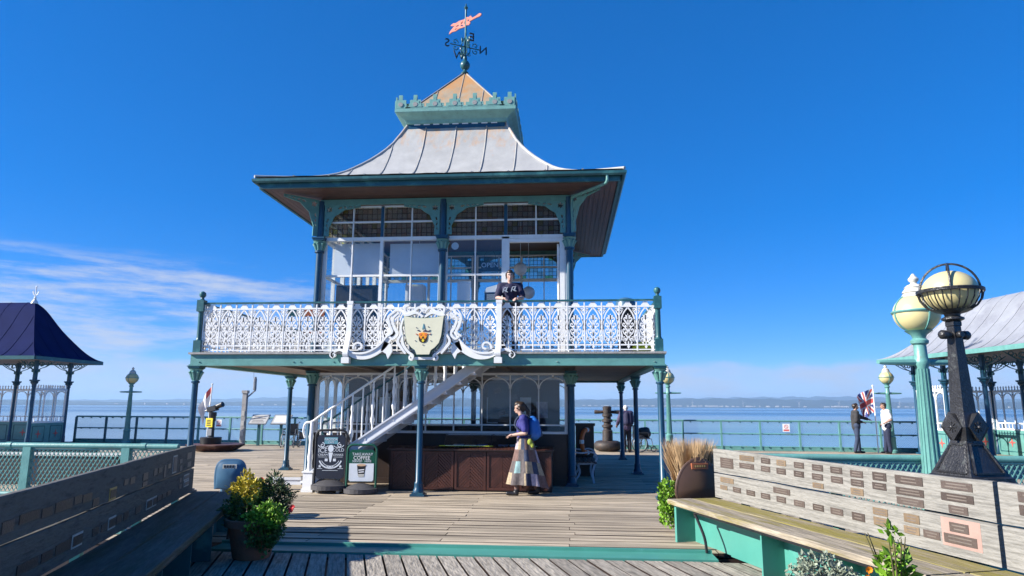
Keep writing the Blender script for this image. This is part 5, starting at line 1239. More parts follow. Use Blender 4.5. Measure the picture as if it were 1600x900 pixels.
# ------------------------------------------------------------------ people
def capsule(b, p0, p1, r0, r1, n=10):
    p0 = Vector(p0); p1 = Vector(p1); d = (p1-p0); L = d.length; d = d/L if L > 1e-6 else Vector((0, 0, 1))
    pts, rs = [], []
    for a in (-90, -60, -30): pts.append(p0+d*r0*math.sin(R(a))); rs.append(max(r0*math.cos(R(a)), .0005))
    pts.append(p0); rs.append(r0); pts.append(p1); rs.append(r1)
    for a in (30, 60, 90): pts.append(p1+d*r1*math.sin(R(a))); rs.append(max(r1*math.cos(R(a)), .0005))
    b.tube(pts, rs, n)
def blob(name, pieces, m, parent, voxel=.012, it=4):
    b = MB()
    for p in pieces:
        if p[0] == 'c': capsule(b, *p[1:])
        else: b.ell(p[1], p[2], 14, 10)
    me = b.mesh(name, m); o = bpy.data.objects.new(name, me); COL.objects.link(o)
    rm = o.modifiers.new('r', 'REMESH'); rm.mode = 'VOXEL'; rm.voxel_size = voxel; rm.use_smooth_shade = True
    s_ = o.modifiers.new('s', 'SMOOTH'); s_.factor = .5; s_.iterations = it
    dg = bpy.context.evaluated_depsgraph_get(); me2 = bpy.data.meshes.new_from_object(o.evaluated_get(dg)); bpy.data.objects.remove(o); bpy.data.meshes.remove(me)
    me2.name = name; me2.materials.clear(); me2.materials.append(MATS[m])
    for p in me2.polygons: p.use_smooth = True; p.material_index = 0
    return link(name, me2, parent)
def hand(elbow, wrist, sgn, curl=.5):
    e = Vector(elbow); w = Vector(wrist); d = (w-e).normalized(); side = d.cross(Vector((0, 0, 1)))
    side = side.normalized() if side.length > .2 else Vector((1, 0, 0)); up = side.cross(d)
    out_ = [('c', w, w+d*.055, .026, .030)]; pc = w+d*.075
    for k, (l, o) in enumerate(((.060, -.030), (.072, -.010), (.068, .010), (.052, .029))):
        b0 = pc+side*o; b1 = b0+d*l*.55-up*l*curl*.25; b2 = b1+d*l*.4-up*l*curl*.55
        out_ += [('c', b0, b1, .0095, .009), ('c', b1, b2, .009, .008)]
    th = w+d*.03+side*(-.034*sgn); out_.append(('c', th, th+d*.045+side*(-.03*sgn)-up*.01, .012, .009))
    return out_
def person(label, loc, rz, J, skin, clothes, hair, group=None):
    t = thing('person', label, 'person', loc, rz)
    S = dict(pelvis=(0, 0, .95), chest=(0, .0, 1.30), neck=(0, .015, 1.46), head=(0, -.015, 1.615), shL=(.18, .01, 1.41), shR=(-.18, .01, 1.41), elL=(.24, .03, 1.13), elR=(-.24, .03, 1.13), wrL=(.23, -.06, .90), wrR=(-.23, -.06, .90),
             hiL=(.09, 0, .92), hiR=(-.09, 0, .92), knL=(.10, -.02, .50), knR=(-.10, -.02, .50), anL=(.10, .03, .09), anR=(-.10, .03, .09), face=(0, -1, 0), bulk=1.0)
    S.update(J); V_ = lambda k: Vector(S[k]); bk = S['bulk']; hd = V_('head'); fc = Vector(S['face']).normalized(); rt = fc.cross(Vector((0, 0, 1))).normalized()
    up = rt.cross(fc)
    P = [('e', hd+up*.015, (.074, .088, .105)), ('c', hd-up*.02+fc*.018, hd-up*.075+fc*.035, .060, .040), ('c', V_('neck')-Vector((0, 0, .05)), hd-up*.05, .055, .050),
         ('c', hd+fc*.088-up*.01, hd+fc*.100-up*.035, .009, .014), ('c', hd+fc*.080-up*.068, hd+fc*.082-up*.072, .018, .018)]
    for s_ in (-1, 1): P.append(('c', hd+rt*s_*.076-up*.005, hd+rt*s_*.078-up*.035, .012, .009))
    P += [('c', V_('pelvis'), V_('chest'), .095*bk, .115*bk), ('c', V_('shL'), V_('shR'), .065, .065), ('c', V_('hiL'), V_('hiR'), .082*bk, .082*bk)]
    for s_, q in (('L', 1), ('R', -1)):
        P += [('c', V_('sh'+s_), V_('el'+s_), .052, .042), ('c', V_('el'+s_), V_('wr'+s_), .042, .028)]+hand(S['el'+s_], S['wr'+s_], q, .6)
        P += [('c', V_('hi'+s_), V_('kn'+s_), .082, .056), ('c', V_('kn'+s_), V_('an'+s_), .054, .038)]
        ft = V_('toe'+s_)-V_('an'+s_) if 'toe'+s_ in S else Vector((0, -.16, -.05)); P.append(('c', V_('an'+s_)-Vector((0, 0, .04)), V_('an'+s_)+ft, .036, .028))
    body = blob('body', P, skin, t, .0095, 3)
    for s_ in (-1, 1):
        e = MB(); e.ell(tuple(hd+fc*.086+rt*s_*.030+up*.022), (.013, .010, .008), 8, 6); e.build('eye', 'black', body)
    e = MB(); e.bar(hd+fc*.099-up*.055-rt*.02, hd+fc*.099-up*.055+rt*.02, .008, .006); e.build('mouth', 'planter_plate', body)
    for nm, m, f in clothes: blob(nm, f(V_, S), m, t, .012, 4)
    if hair:
        m, kind = hair; H = [('e', hd+up*.035-fc*.018, (.085, .098, .098))]
        H = [('c', hd+up*.062+fc*.018, hd+up*.03-fc*.05, .066, .076), ('c', hd+up*.03-fc*.05, hd-up*.05-fc*.045, .078, .055), ('c', hd+up*.02-fc*.03-rt*.03, hd+up*.02-fc*.03+rt*.03, .068, .068)]
        if kind == 'pony': H += [('c', hd-fc*.11+up*.0, hd-fc*.15-up*.10, .035, .04), ('c', hd-fc*.15-up*.10, hd-fc*.10-up*.22, .038, .02), ('c', hd+fc*.05-up*.0+rt*.07, hd-fc*.02-up*.05+rt*.072, .014, .014), ('c', hd+fc*.05-rt*.07, hd-fc*.02-up*.05-rt*.072, .014, .014)]
        if kind == 'bun': H += [('e', hd-fc*.11+up*.03, (.045, .045, .045)), ('c', hd+fc*.04+rt*.074+up*.03, hd-up*.07+rt*.078, .014, .012), ('c', hd+fc*.04-rt*.074+up*.03, hd-up*.07-rt*.078, .014, .012)]
        blob('hair', H, m, t, .010, 3)
    return t
def tee(sl=.62, z0='pelvis', inf=.022):
    def f(V_, S):
        bk = S['bulk']; P = [('c', V_('pelvis')+Vector((0, 0, -.04)), V_('chest'), .118*bk+inf, .128*bk+inf), ('c', V_('shL'), V_('shR'), .062+inf, .062+inf), ('c', V_('chest')+Vector((.07, 0, 0)), V_('chest')+Vector((-.07, 0, 0)), .115*bk+inf*.5, .115*bk+inf*.5), ('c', V_('pelvis')+Vector((.05, 0, -.03)), V_('pelvis')+Vector((-.05, 0, -.03)), .115*bk+inf*.6, .115*bk+inf*.6)]
        for s_ in 'LR':
            P.append(('c', V_('sh'+s_), V_('sh'+s_).lerp(V_('el'+s_), min(sl, 1)), .052+inf, .047+inf*1.2))
            if sl > 1: P.append(('c', V_('el'+s_), V_('el'+s_).lerp(V_('wr'+s_), sl-1), .044+inf, .034+inf*.7))
        return P
    return f
def trousers(inf=.018):
    def f(V_, S):
        bk = S['bulk']; P = [('c', V_('hiL')+Vector((0, 0, .07)), V_('hiR')+Vector((0, 0, .07)), .10*bk+inf, .10*bk+inf)]
        for s_ in 'LR': P += [('c', V_('hi'+s_), V_('kn'+s_), .082+inf, .058+inf), ('c', V_('kn'+s_), V_('an'+s_)+Vector((0, 0, .02)), .056+inf, .046+inf)]
        return P
    return f
def shoes(V_, S):
    P = []
    for s_ in 'LR':
        ft = V_('toe'+s_)-V_('an'+s_) if 'toe'+s_ in S else Vector((0, -.16, -.05)); a = V_('an'+s_)
        P += [('c', a-Vector((0, 0, .045)), a+ft, .045, .038), ('c', a-Vector((0, 0, .045)), a+Vector((0, 0, .03)), .048, .046)]
    return P
# woman walking past the counter
W1 = person('person in blue top and long patchwork skirt walking past the counter with a backpack', (-.83, 13.06, 0), R(-90),
    dict(pelvis=(0, .02, .98), chest=(0, 0, 1.30), neck=(0, -.03, 1.46), head=(0, -.085, 1.62), face=(0, -1, -.22), shL=(.17, 0, 1.41), shR=(-.17, 0, 1.41), elL=(.22, .05, 1.15), elR=(-.22, .06, 1.16), wrL=(.15, -.19, 1.11), wrR=(-.14, -.20, 1.10),
         hiL=(.08, .02, .94), hiR=(-.08, .02, .94), knL=(.09, -.12, .52), knR=(-.09, .10, .50), anL=(.09, -.13, .085), anR=(-.09, .25, .10), toeL=(.09, -.30, .045), toeR=(-.09, .10, .045)), 'skin_pale',
    [('top', 'shirt_blue', tee(.75)), ('shoes', 'black', shoes)], ('hair_dark', 'pony'))
b = MB(); NS, NR_ = 64, 20; rnd = random.Random(4); vs = []; pm_ = ['patch_brown', 'patch_cream', 'patch_teal', 'patch_navy', 'patch_lilac', 'patch_grey', 'jeans', 'patch_red']
for j in range(NR_+1):
    v = j/NR_; z = 1.06-.87*v
    for i in range(NS):
        a = 2*math.pi*i/NS; fo_ = 1+.10*v*math.sin(a*9+v*2)+.05*v*math.sin(a*5+1)
        rx = .165+.115*v; ry = .15+.22*v**1.1
        vs.append((rx*fo_*math.cos(a), .02+.05*v+ry*fo_*math.sin(a), z+.03*v*math.sin(a*2+.8)-.05*v*math.sin(a)))
choice = {}
for j in range(NR_):
    for i in range(NS):
        k = (int((i+2.3*(j//5))/4.6), j//5)
        if k not in choice: choice[k] = rnd.choice([0, 0, 0, 0, 1, 2, 3, 3, 4, 5, 5, 5, 6])
        b.mi.append(choice[k]); b.f.append((j*NS+i, j*NS+(i+1) % NS, (j+1)*NS+(i+1) % NS, (j+1)*NS+i))
b.v = vs; b.build('skirt', pm_, W1, True)
blob('ankle_socks', [('c', (.09, -.13, .10), (.09, -.125, .20), .044, .046), ('c', (-.09, .24, .11), (-.09, .22, .22), .044, .048)], 'patch_brown', W1)
BP = thing('backpack', 'blue backpack on the back of the person in the patchwork skirt', 'backpack', (-.83, 13.06, 0), R(-90))
blob('pack', [('c', (.06, .20, 1.33), (.05, .22, 1.14), .10, .12), ('c', (-.06, .20, 1.33), (-.05, .22, 1.14), .10, .12), ('c', (0, .17, 1.38), (0, .20, 1.10), .09, .10)], 'bag_blue', BP, .014)
blob('pocket', [('c', (.03, .31, 1.12), (-.03, .31, 1.12), .055, .055), ('c', (.03, .31, 1.18), (-.03, .31, 1.18), .045, .045)], 'jeans', BP, .014)
b = MB()
for s_ in (-1, 1): b.tube(smoothpts([(s_*.10, .13, 1.42), (s_*.11, .02, 1.49), (s_*.115, -.12, 1.42), (s_*.13, -.15, 1.28), (s_*.16, .0, 1.14), (s_*.12, .15, 1.10)], 4), .018, 6)
b.build('strap', 'jeans', BP, True)
CP = thing('keyring_charm', 'small green and red soft charm hanging below the blue backpack', 'charm', (-.70, 13.0, 1.02))
blob('charm', [('e', (0, -.20, -.03), (.05, .03, .06)), ('e', (.05, -.20, -.09), (.035, .025, .05))], 'patch_green', CP, .012)
HP = tag(MB().add([], []).box(-1.16, 13.0, 1.10, -1.06, 13.12, 1.115).build('phone', 'black'), 'dark phone held in both hands of the walking person', 'phone')
# member of staff leaning on the balcony rail
W2 = person('person in navy printed top leaning on the balcony rail, dark hair tied back', (-1.11, 13.12, 2.66), R(4),
    dict(pelvis=(0, .06, .93), chest=(0, -.02, 1.24), neck=(0, -.03, 1.39), head=(0, -.06, 1.535), face=(.02, -1, -.12), shL=(.18, -.02, 1.33), shR=(-.18, -.02, 1.33), elL=(.25, -.10, 1.09), elR=(-.25, -.10, 1.09), wrL=(.14, -.29, 1.04), wrR=(-.12, -.29, 1.04), bulk=1.02), 'skin_pale',
    [('top', 'shirt_navy', tee(.8)), ('trousers', 'trousers_dark', trousers()), ('shoes', 'black', shoes)], ('hair_dark', 'bun'))
b = MB(); b.T = tf(0, -.178, 1.2, 0, R(8))
for k, (x, z) in enumerate(((-.09, .03), (.075, .05))):
    b.stroke(smoothpts([(x-.05, z-.05), (x-.02, z+.04), (x+.03, z+.03), (x+.0, z-.02), (x+.05, z-.04)], 4), .014, -.004, .03); b.stroke(smoothpts([(x-.04, z+.02), (x+.01, z-.03), (x+.04, z+.06)], 4), .010, -.004, .03)
b.build('shirt_print', 'print_light', W2)
# two men talking by the far railing
person('person in dark jumper and faded jeans pointing while talking', (10.58, 26.15, 0), R(84),
    dict(shL=(.19, .0, 1.47), shR=(-.19, .0, 1.47), chest=(0, 0, 1.35), neck=(0, 0, 1.53), head=(0, -.03, 1.685), pelvis=(0, 0, .98), elL=(.20, -.24, 1.30), wrL=(.14, -.48, 1.22), elR=(-.25, .05, 1.17), wrR=(-.14, -.19, 1.12), anL=(.10, -.08, .09), anR=(-.10, .12, .09), knL=(.1, -.06, .52), knR=(-.1, .02, .52), bulk=1.05), 'skin',
    [('jumper', 'sweater_dark', tee(1.85, inf=.028)), ('trousers', 'jeans', trousers(.02)), ('shoes', 'black', shoes)], ('hair_dark', 'short'))
M2 = person('person in white T-shirt and dark jeans listening by the railing', (11.62, 26.05, 0), R(-92),
    dict(shL=(.20, .0, 1.50), shR=(-.20, .0, 1.50), chest=(0, 0, 1.38), neck=(0, -.02, 1.56), head=(0, -.07, 1.71), face=(0, -1, -.12), pelvis=(0, 0, .98), elL=(.26, .06, 1.22), wrL=(.20, -.14, 1.10), elR=(-.26, .06, 1.22), wrR=(-.22, -.08, 1.06), anL=(.10, .02, .09), anR=(-.10, -.06, .09), bulk=1.15), 'skin',
    [('t_shirt', 'shirt_white', tee(.72, inf=.028)), ('trousers', 'trousers_navy', trousers(.022)), ('shoes', 'black', shoes)], ('hair_dark', 'short'))
# older man with wheelchair at the far side of the pavilion
person('white-haired person in dark purple jacket seen from behind, pushing a wheelchair', (2.16, 25.45, 0), R(196),
    dict(head=(0, -.05, 1.58), elL=(.26, -.06, 1.15), wrL=(.24, -.30, .98), elR=(-.26, -.06, 1.15), wrR=(-.24, -.30, .98), bulk=1.15), 'skin',
    [('jacket', 'jacket_purple', tee(1.9, inf=.035)), ('trousers', 'trousers_dark', trousers(.025)), ('shoes', 'black', shoes)], ('hair_white', 'short'))
RK = thing('rucksack', 'dark navy rucksack on the back of the white-haired person', 'rucksack', (2.16, 25.45, 0), R(196)); blob('pack', [('c', (.06, .22, 1.36), (.06, .24, 1.08), .11, .13), ('c', (-.06, .22, 1.36), (-.06, .24, 1.08), .11, .13)], 'shirt_navy', RK, .016)
def wheelchair(label, loc, rz):
    t = thing('wheelchair', label, 'wheelchair', loc, rz, 'wheelchairs on the deck')
    for s_ in (-1, 1):
        b = MB(); b.tube([(s_*.30, .18+.30*math.cos(R(q)), .31+.30*math.sin(R(q))) for q in range(0, 360, 12)], .017, 8, True); w_ = b.build('wheel', 'rubber', t, True)
        b = MB()
        for q in range(0, 360, 30): b.tube([(s_*.30, .18, .31), (s_*.30, .18+.29*math.cos(R(q)), .31+.29*math.sin(R(q)))], .004, 4)
        b.tube([(s_*.335, .18+.25*math.cos(R(q)), .31+.25*math.sin(R(q))) for q in range(0, 360, 15)], .008, 6, True); b.lathe([(.03, -.03), (.03, .03)], 8, (s_*.30, .18, .31)); b.build('spokes', 'grey_metal', w_)
        b = MB(); b.tube([(s_*.24, -.38+.09*math.cos(R(q)), .11+.09*math.sin(R(q))) for q in range(0, 360, 24)], .016, 6, True); b.build('caster', 'rubber', t, True)
        b = MB(); b.tube([(s_*.24, .22, .12), (s_*.24, .22, .92), (s_*.24, .36, .95)], .014, 8); b.tube([(s_*.24, .22, .50), (s_*.24, -.30, .48), (s_*.24, -.38, .12)], .014, 8); b.tube([(s_*.24, .20, .70), (s_*.24, -.18, .70), (s_*.24, -.22, .48)], .014, 8); b.tube([(s_*.24, -.38, .22), (s_*.2, -.55, .10), (s_*.08, -.62, .08)], .013, 8); b.build('side_frame', 'grey_metal', t, True)
        b = MB(); b.tube([(s_*.24, .33, .95), (s_*.24, .45, .96)], .02, 8); b.build('push_handle', 'black', t, True)
        b = MB(); b.box(s_*.24-.025, -.16, .705, s_*.24+.025, .16, .735); b.build('armrest', 'black', t)
    b = MB(); b.tube([(-.24, .02, .14), (.24, .02, .48)], .013, 6); b.tube([(.24, .04, .14), (-.24, .04, .48)], .013, 6); b.build('cross_brace', 'grey_metal', t)
    b = MB(); b.box(-.23, -.25, .47, .23, .22, .53); b.build('seat', 'black', t); b = MB(); b.box(-.23, .215, .50, .23, .25, .92); b.build('backrest', 'black', t)
    return t
wheelchair('empty wheelchair parked at the railing, seen from behind beside the pavilion column', (-10.95, 26.45, 0), R(8))
wheelchair('wheelchair with dark bag pushed by the white-haired person', (2.72, 25.75, 0), R(105))
blob('shopping_bag', [('c', (0, 0, 0), (.22, 0, .02), .15, .15), ('c', (0, 0, .12), (.2, 0, .14), .13, .13)], 'black', None, .02).location = (2.72, 25.75, .64)
tag(bpy.data.objects['shopping_bag'], 'dark soft bag lying on the seat of the pushed wheelchair', 'bag')
b = MB(); b.box(-.09, -.06, 0, .09, .06, .28); b.tube([(-.06, 0, .28), (-.05, 0, .40), (.05, 0, .40), (.06, 0, .28)], .01, 6); o = tag(b.build('hanging_bag', 'black'), 'small black bag hanging beside the empty wheelchair', 'bag'); o.location = (-10.48, 26.45, .32)
# ------------------------------------------------------------------ things on the deck
TP = thing('octagonal_plinth', 'low dark red octagonal timber plinth under the telescope', 'plinth', (-12.75, 24.1, 0), R(5))
b = MB(); b.lathe([(.62, 0), (.72, .03), (.98, .20), (1.0, .215), (1.0, .24), (.4, .245)], 8, sq=True); b.build('drum', 'plinth_red', TP)
for k in range(8):
    a = R(45*k); b = MB(); b.bar((.72*math.cos(a+R(22.5)), .72*math.sin(a+R(22.5)), .04), (1.0*math.cos(a+R(22.5)), 1.0*math.sin(a+R(22.5)), .215), .03, .02); b.build('corner_batten', 'plinth_red', TP)
TS = thing('telescope', 'black coin telescope with yellow sign on the octagonal plinth', 'telescope', (-12.95, 24.1, .245), R(-10))
b = MB(); b.lathe([(.36, 0), (.38, .22), (.36, .24), (.12, .25)], 14); b.build('base', 'black', TS, True)
b = MB(); b.lathe([(.11, .25), (.10, .35), (.095, .80), (.12, .82), (.12, .98), (.14, 1.0), (.14, 1.12), (.10, 1.14)], 14); b.build('pillar', 'black', TS, True)
b = MB(); b.T = tf(0, 0, 1.26, 0, 0, R(-14)); b.box(-.20, -.10, -.09, .16, .10, .09); b.tube([(.10, 0, .02), (.30, 0, .05), (.42, 0, .06)], [.095, .085, .10], 12); b.tube([(-.18, -.06, .0), (-.30, -.06, -.02)], .03, 8); b.tube([(-.18, .06, .0), (-.30, .06, -.02)], .03, 8); b.build('head', 'black', TS)
b = MB(); b.box(-.15, -.16, .60, .13, -.125, .92); ys_ = b.build('sign', 'sign_yellow', TS)
for k in range(4): b = MB(); b.box(-.10, -.165, .65+.06*k, .08-.02*(k % 2), -.1601, .68+.06*k); b.build('lettering', 'print_dark', ys_)
b = MB(); b.box(-.09, -.125, .30, .09, -.10, .54); b.build('coin_box', 'grey_metal', TS)
TD = thing('tide_post', 'grey concrete post with gauge instrument at the far railing', 'post', (-13.35, 27.35, 0))
b = MB(); b.box(-.085, -.085, 0, .085, .085, 2.15); b.box(-.115, -.115, 2.12, .115, .115, 2.24); b.build('post', 'concrete', TD)
b = MB(); b.bar((.08, 0, 1.95), (.42, 0, 2.25), .05, .05); b.build('arm', 'grey_metal', TD); b = MB(); b.lathe([(.06, 2.25), (.07, 2.3), (.07, 2.72), (.05, 2.74), (.05, 2.80)], 10, (.38, 0, 0)); b.tube([(.30, 0, 2.75), (.30, 0, 3.45)], .008, 5); b.build('instrument', 'grey_metal', TD)
for z in (.4, .8, 1.2): b = MB(); b.box(-.06, -.10, z, .06, -.086, z+.2); b.build('gauge_plate', 'plaque_pale', TD)
def lectern(x, lb):
    t = thing('information_board', lb, 'information board', (x, 27.2, 0), R(3), 'information boards at the railing')
    b = MB(); b.box(-.05, .0, 0, .05, .08, .98); b.build('post', 'teal_dark', t)
    b = MB(); b.T = tf(0, .04, 1.06, 0, R(38)); b.box(-.37, -.30, -.02, .37, .30, .012); fr_ = b.build('frame', 'grey_metal', t)
    b = MB(); b.T = tf(0, .04, 1.06, 0, R(38)); b.box(-.34, -.27, .0121, .34, .27, .016); pn_ = b.build('panel', 'plaque_pale', fr_)
    return t, pn_
for k, x in enumerate((-12.62, -11.68)):
    t, pn_ = lectern(x, 'tilted %s panel on a short post at the far railing' % ('grey text', 'pale picture')[k])
    if k == 0:
        for j in range(4): b = MB(tf(0, .04, 1.06, 0, R(38))); b.box(-.26, -.2+.11*j, .0161, .26-.08*(j % 2), -.16+.11*j, .018); b.build('text_line', 'patch_grey', pn_)
    else: b = MB(tf(0, .04, 1.06, 0, R(38))); b.box(-.27, -.2, .0161, .27, .2, .018); b.build('map', 'print_light', pn_)
def small_sign(x, lb):
    t = thing('warning_sign', lb, 'sign', (x, farY(x)-.05, .72), R(-3)); b = MB(); b.box(-.13, -.012, 0, .13, 0, .30); p_ = b.build('plate', 'paper', t)
    b = MB(); b.box(-.10, -.015, .03, .10, -.0121, .09); b.stroke(arc(0, .19, .065, .065, 0, 360, 16), .018, -.015, -.0121); b.stroke([(-.045, .235), (.045, .145)], .016, -.0151, -.0122); b.build('symbol', 'flag_red', p_)
small_sign(-14.85, 'small white and red prohibition sign on the railing near the telescope'); small_sign(8.35, 'small white and red prohibition sign on the railing beyond the planter')
# flags
def flag(label, loc, H, fw, fh, drop, sgn, kind, lean, zb):
    t = thing('flagpole', label, 'flag', loc, 0); T = Matrix.Rotation(lean, 4, 'Y')
    b = MB(T); b.tube([(0, 0, 0), (0, 0, H)], .022, 8); b.lathe([(.035, H), (.04, H+.04), (.01, H+.07)], 8); b.build('pole', 'white', t, True)
    f = MB(T); NX, NZ = 48, 32; mi = []
    for i in range(NX+1):
        u = i/NX
        for j in range(NZ+1):
            v = j/NZ; x = sgn*(.025+fw*u*(.55+.45*v)*(1-.25*u)); z = H-.08-fh*(1-v)-drop*u**1.2; y = .10*u*math.sin(u*9+v*2.0)+.05*u*math.sin(v*5)
            f.v.append(tuple(T @ Vector((x, y, z))))
    for i in range(NX):
        for j in range(NZ):
            u = (i+.5)/NX*2; v = (j+.5)/NZ; a, c = u-1, (v-.5)
            if kind == 'union':
                m = 2
                d1 = abs(c*2-a)/2.236; d2 = abs(c*2+a)/2.236
                if min(d1, d2) < .13: m = 1
                if min(d1, d2) < .055: m = 0
                if abs(a) < .17 or abs(c) < .17: m = 1
                if abs(a) < .10 or abs(c) < .10: m = 0
            else: m = 0 if (v > .62 and u < .7) else 1
            f.f.append((i*(NZ+1)+j, (i+1)*(NZ+1)+j, (i+1)*(NZ+1)+j+1, i*(NZ+1)+j+1)); f.mi.append(m)
    f.build('flag', ['flag_red', 'flag_white', 'flag_blue'], t, True)
flag('drooping red, white and blue flag on a white pole between the two men', (11.42, 26.45, 0), 2.42, .86, .86, .30, -1, 'union', 0, 1.4)
flag('limp white flag with red patch on a leaning pole at the far railing', (-14.55, 26.7, 0), 2.45, .55, .70, .85, -1, 'white', R(2), .7)
# capstan with tyre, lifebuoy cabinet
CPS = thing('capstan', 'rusty black capstan with cross bar standing in a tyre', 'capstan', (1.5, 26.0, 0))
b = MB(); b.tube([(.34*math.cos(R(q)), .34*math.sin(R(q)), .20) for q in range(0, 360, 15)], .185, 12, True); b.build('tyre', 'rust_iron', CPS, True)
b = MB(); b.lathe([(.20, .05), (.19, .75), (.15, .78), (.15, .86), (.20, .88), (.20, .96), (.14, .98), (.14, 1.06), (.20, 1.08), (.20, 1.16), (.14, 1.18), (.14, 1.26), (.19, 1.28), (.19, 1.36), (.15, 1.38), (.17, 1.62), (.12, 1.66)], 16); b.build('barrel', 'rust_iron', CPS, True)
b = MB(); b.tube([(-.48, 0, 1.44), (-.44, 0, 1.44), (-.15, 0, 1.44), (.15, 0, 1.44), (.44, 0, 1.44), (.48, 0, 1.44)], [.06, .075, .055, .055, .075, .06], 10); b.build('cross_bar', 'rust_iron', CPS, True)
LB = thing('lifebuoy_cabinet', 'dark cabinet behind the kiosk corner column', 'cabinet', (.42, 16.9, 0)); b = MB(); b.box(-.22, -.15, 0, .22, .15, 1.18); b.box(-.25, -.18, 1.18, .25, .18, 1.24); b.build('box', 'dark_wood', LB); b = MB(); b.box(-.2, -.165, .06, .2, -.151, 1.12); b.build('door', 'dark_wood', LB)
LF = thing('lifebuoy', 'orange lifebuoy with white bands on the dark cabinet', 'lifebuoy', (.46, 16.68, .82), R(62))
b = MB(); b.tube([(.27*math.cos(R(q)), 0, .27*math.sin(R(q))) for q in range(0, 360, 12)], .055, 10, True); b.build('ring', 'orange', LF, True)
for q in (0, 90, 180, 270): b = MB(); b.tube([(.27*math.cos(R(a)), 0, .27*math.sin(R(a))) for a in (q-9, q, q+9)], .058, 10); b.build('band', 'paper', LF, True)
# odds and ends on the balcony
o = tag(blob('carrier_bag', [('c', (-.12, 0, .08), (.12, 0, .08), .08, .08), ('c', (-.08, 0, .14), (.1, 0, .15), .06, .07)], 'lime', None, .018), 'lime yellow bag on the balcony floor at the corner', 'bag'); o.location = (1.42, 12.98, 2.66)
t = thing('litter_bin', 'dark bin with rounded lid standing on the balcony', 'bin', (1.15, 13.05, 2.66)); b = MB(); b.lathe([(.15, 0), (.17, .80), (.19, .82)], 14); b.build('drum', 'black', t, True); b = MB(); b.lathe([(.19, .82), (.19, .98), (.15, 1.04), (.06, 1.07)], 14); b.build('lid', 'planter_blue', t, True)
for k, (x, m) in enumerate(((-6.2, 'teal_dark'), (-5.85, 'planter_plate'))):
    t = thing('balcony_chair', ('folded green chair' if k == 0 else 'folded reddish chair')+' leaning inside the balcony railing', 'chair', (x+.7, 13.3, 2.66), R(8)); b = MB(); b.box(-.2, -.02, .42, .2, .02, .47); b.box(-.2, -.02, .78, .2, .02, .92); b.build('seat', m, t)
    for s_ in (-1, 1): b = MB(); b.tube([(s_*.2, -.12, 0), (s_*.2, .06, .92)], .013, 6); b.build('leg', 'grey_metal', t); b = MB(); b.tube([(s_*.18, .14, 0), (s_*.18, -.03, .5)], .013, 6); b.build('leg', 'grey_metal', t)
# ------------------------------------------------------------------ planters and plants
def hooded_planter(name, label, cat, loc, rz, m, plate, W=.31, top=.44, pw=.85, ex=1.0):
    t = thing(name, label, cat, loc, rz)
    def ring(z): 
        k = min(z/.55, 1); return (.21+.09*k)*W/.31, .20+.07*k
    b = MB(); vs = []; n = 24; rows = [0, .1, .25, .4, .55]
    for z in rows:
        rx, ry = ring(z); vs += [(rx*math.copysign(abs(math.cos(R(360*i/n)))**.7, math.cos(R(360*i/n))), ry*math.copysign(abs(math.sin(R(360*i/n)))**.7, math.sin(R(360*i/n))), z) for i in range(n)]
    b.add(vs, [(i*n+k, i*n+(k+1) % n, (i+1)*n+(k+1) % n, (i+1)*n+k) for i in range(len(rows)-1) for k in range(n)]+[tuple(range(n))]); b.build('tub', m, t, True)
    so_ = MB(); so_.lathe([(.20, .46), (.05, .5)], 16); so_.build('soil', 'dark_wood', t)
    dome = [(-W+.01, .45)]+[(W*math.copysign(abs(math.cos(R(q)))**ex, math.cos(R(q))), .52+top*math.sin(R(q))**pw) for q in range(176, 0, -8)]+[(W-.01, .45)]
    b = MB(); b.prism(dome, -.285, -.245)
    nd = len(dome); vs = []; fr2 = (1.0, .85, .65, .4, .15)
    for f_ in fr2: vs += [(p[0]*f_, -.286-.055*(1-f_**2), .62+(p[1]-.62)*f_) for p in dome]
    b.add(vs, [(i*nd+k, i*nd+(k+1) % nd, (i+1)*nd+(k+1) % nd, (i+1)*nd+k) for i in range(len(fr2)-1) for k in range(nd)]+[tuple((len(fr2)-1)*nd+k for k in range(nd))]); b.build('hood', m, t, True)
    b = MB(); b.tube([(p[0]*1.01, -.265, p[1]) for p in dome], .024, 8); b.build('rim', m, t, True)
    b = MB(); b.box(-.115 if W > .3 else -.10, -.325, .84 if W > .3 else .74, .115 if W > .3 else .10, -.2851, .915 if W > .3 else .80); pl = b.build('name_plate', plate, t)
    return t, pl
t, pl = hooded_planter('hooded_planter', 'brown hooded planter with orange name plate at the end of the sunlit bench', 'planter', (1.66, 9.62, 0), R(14), 'planter_brown', 'planter_plate', .315, .45, .95, 1.15)
b = MB(); b.box(-.085, -.329, .858, .085, -.3251, .898); b.build('plate_inset', 'planter_brown', pl)
for k in range(5): b = MB(); b.box(-.075+.032*k, -.332, .865, -.055+.032*k, -.3291, .892); b.build('lettering', 'brass_text', pl)
t, pl = hooded_planter('hooded_planter', 'blue hooded planter with white name plate at the end of the shaded bench', 'planter', (-4.92, 9.98, 0), R(8), 'planter_blue', 'slat_pale', .205, .33, .42, .5)
for k in range(4): b = MB(); b.box(-.08+.04*k, -.329, .752, -.055+.04*k, -.3251, .788); b.build('lettering', 'print_dark', pl)
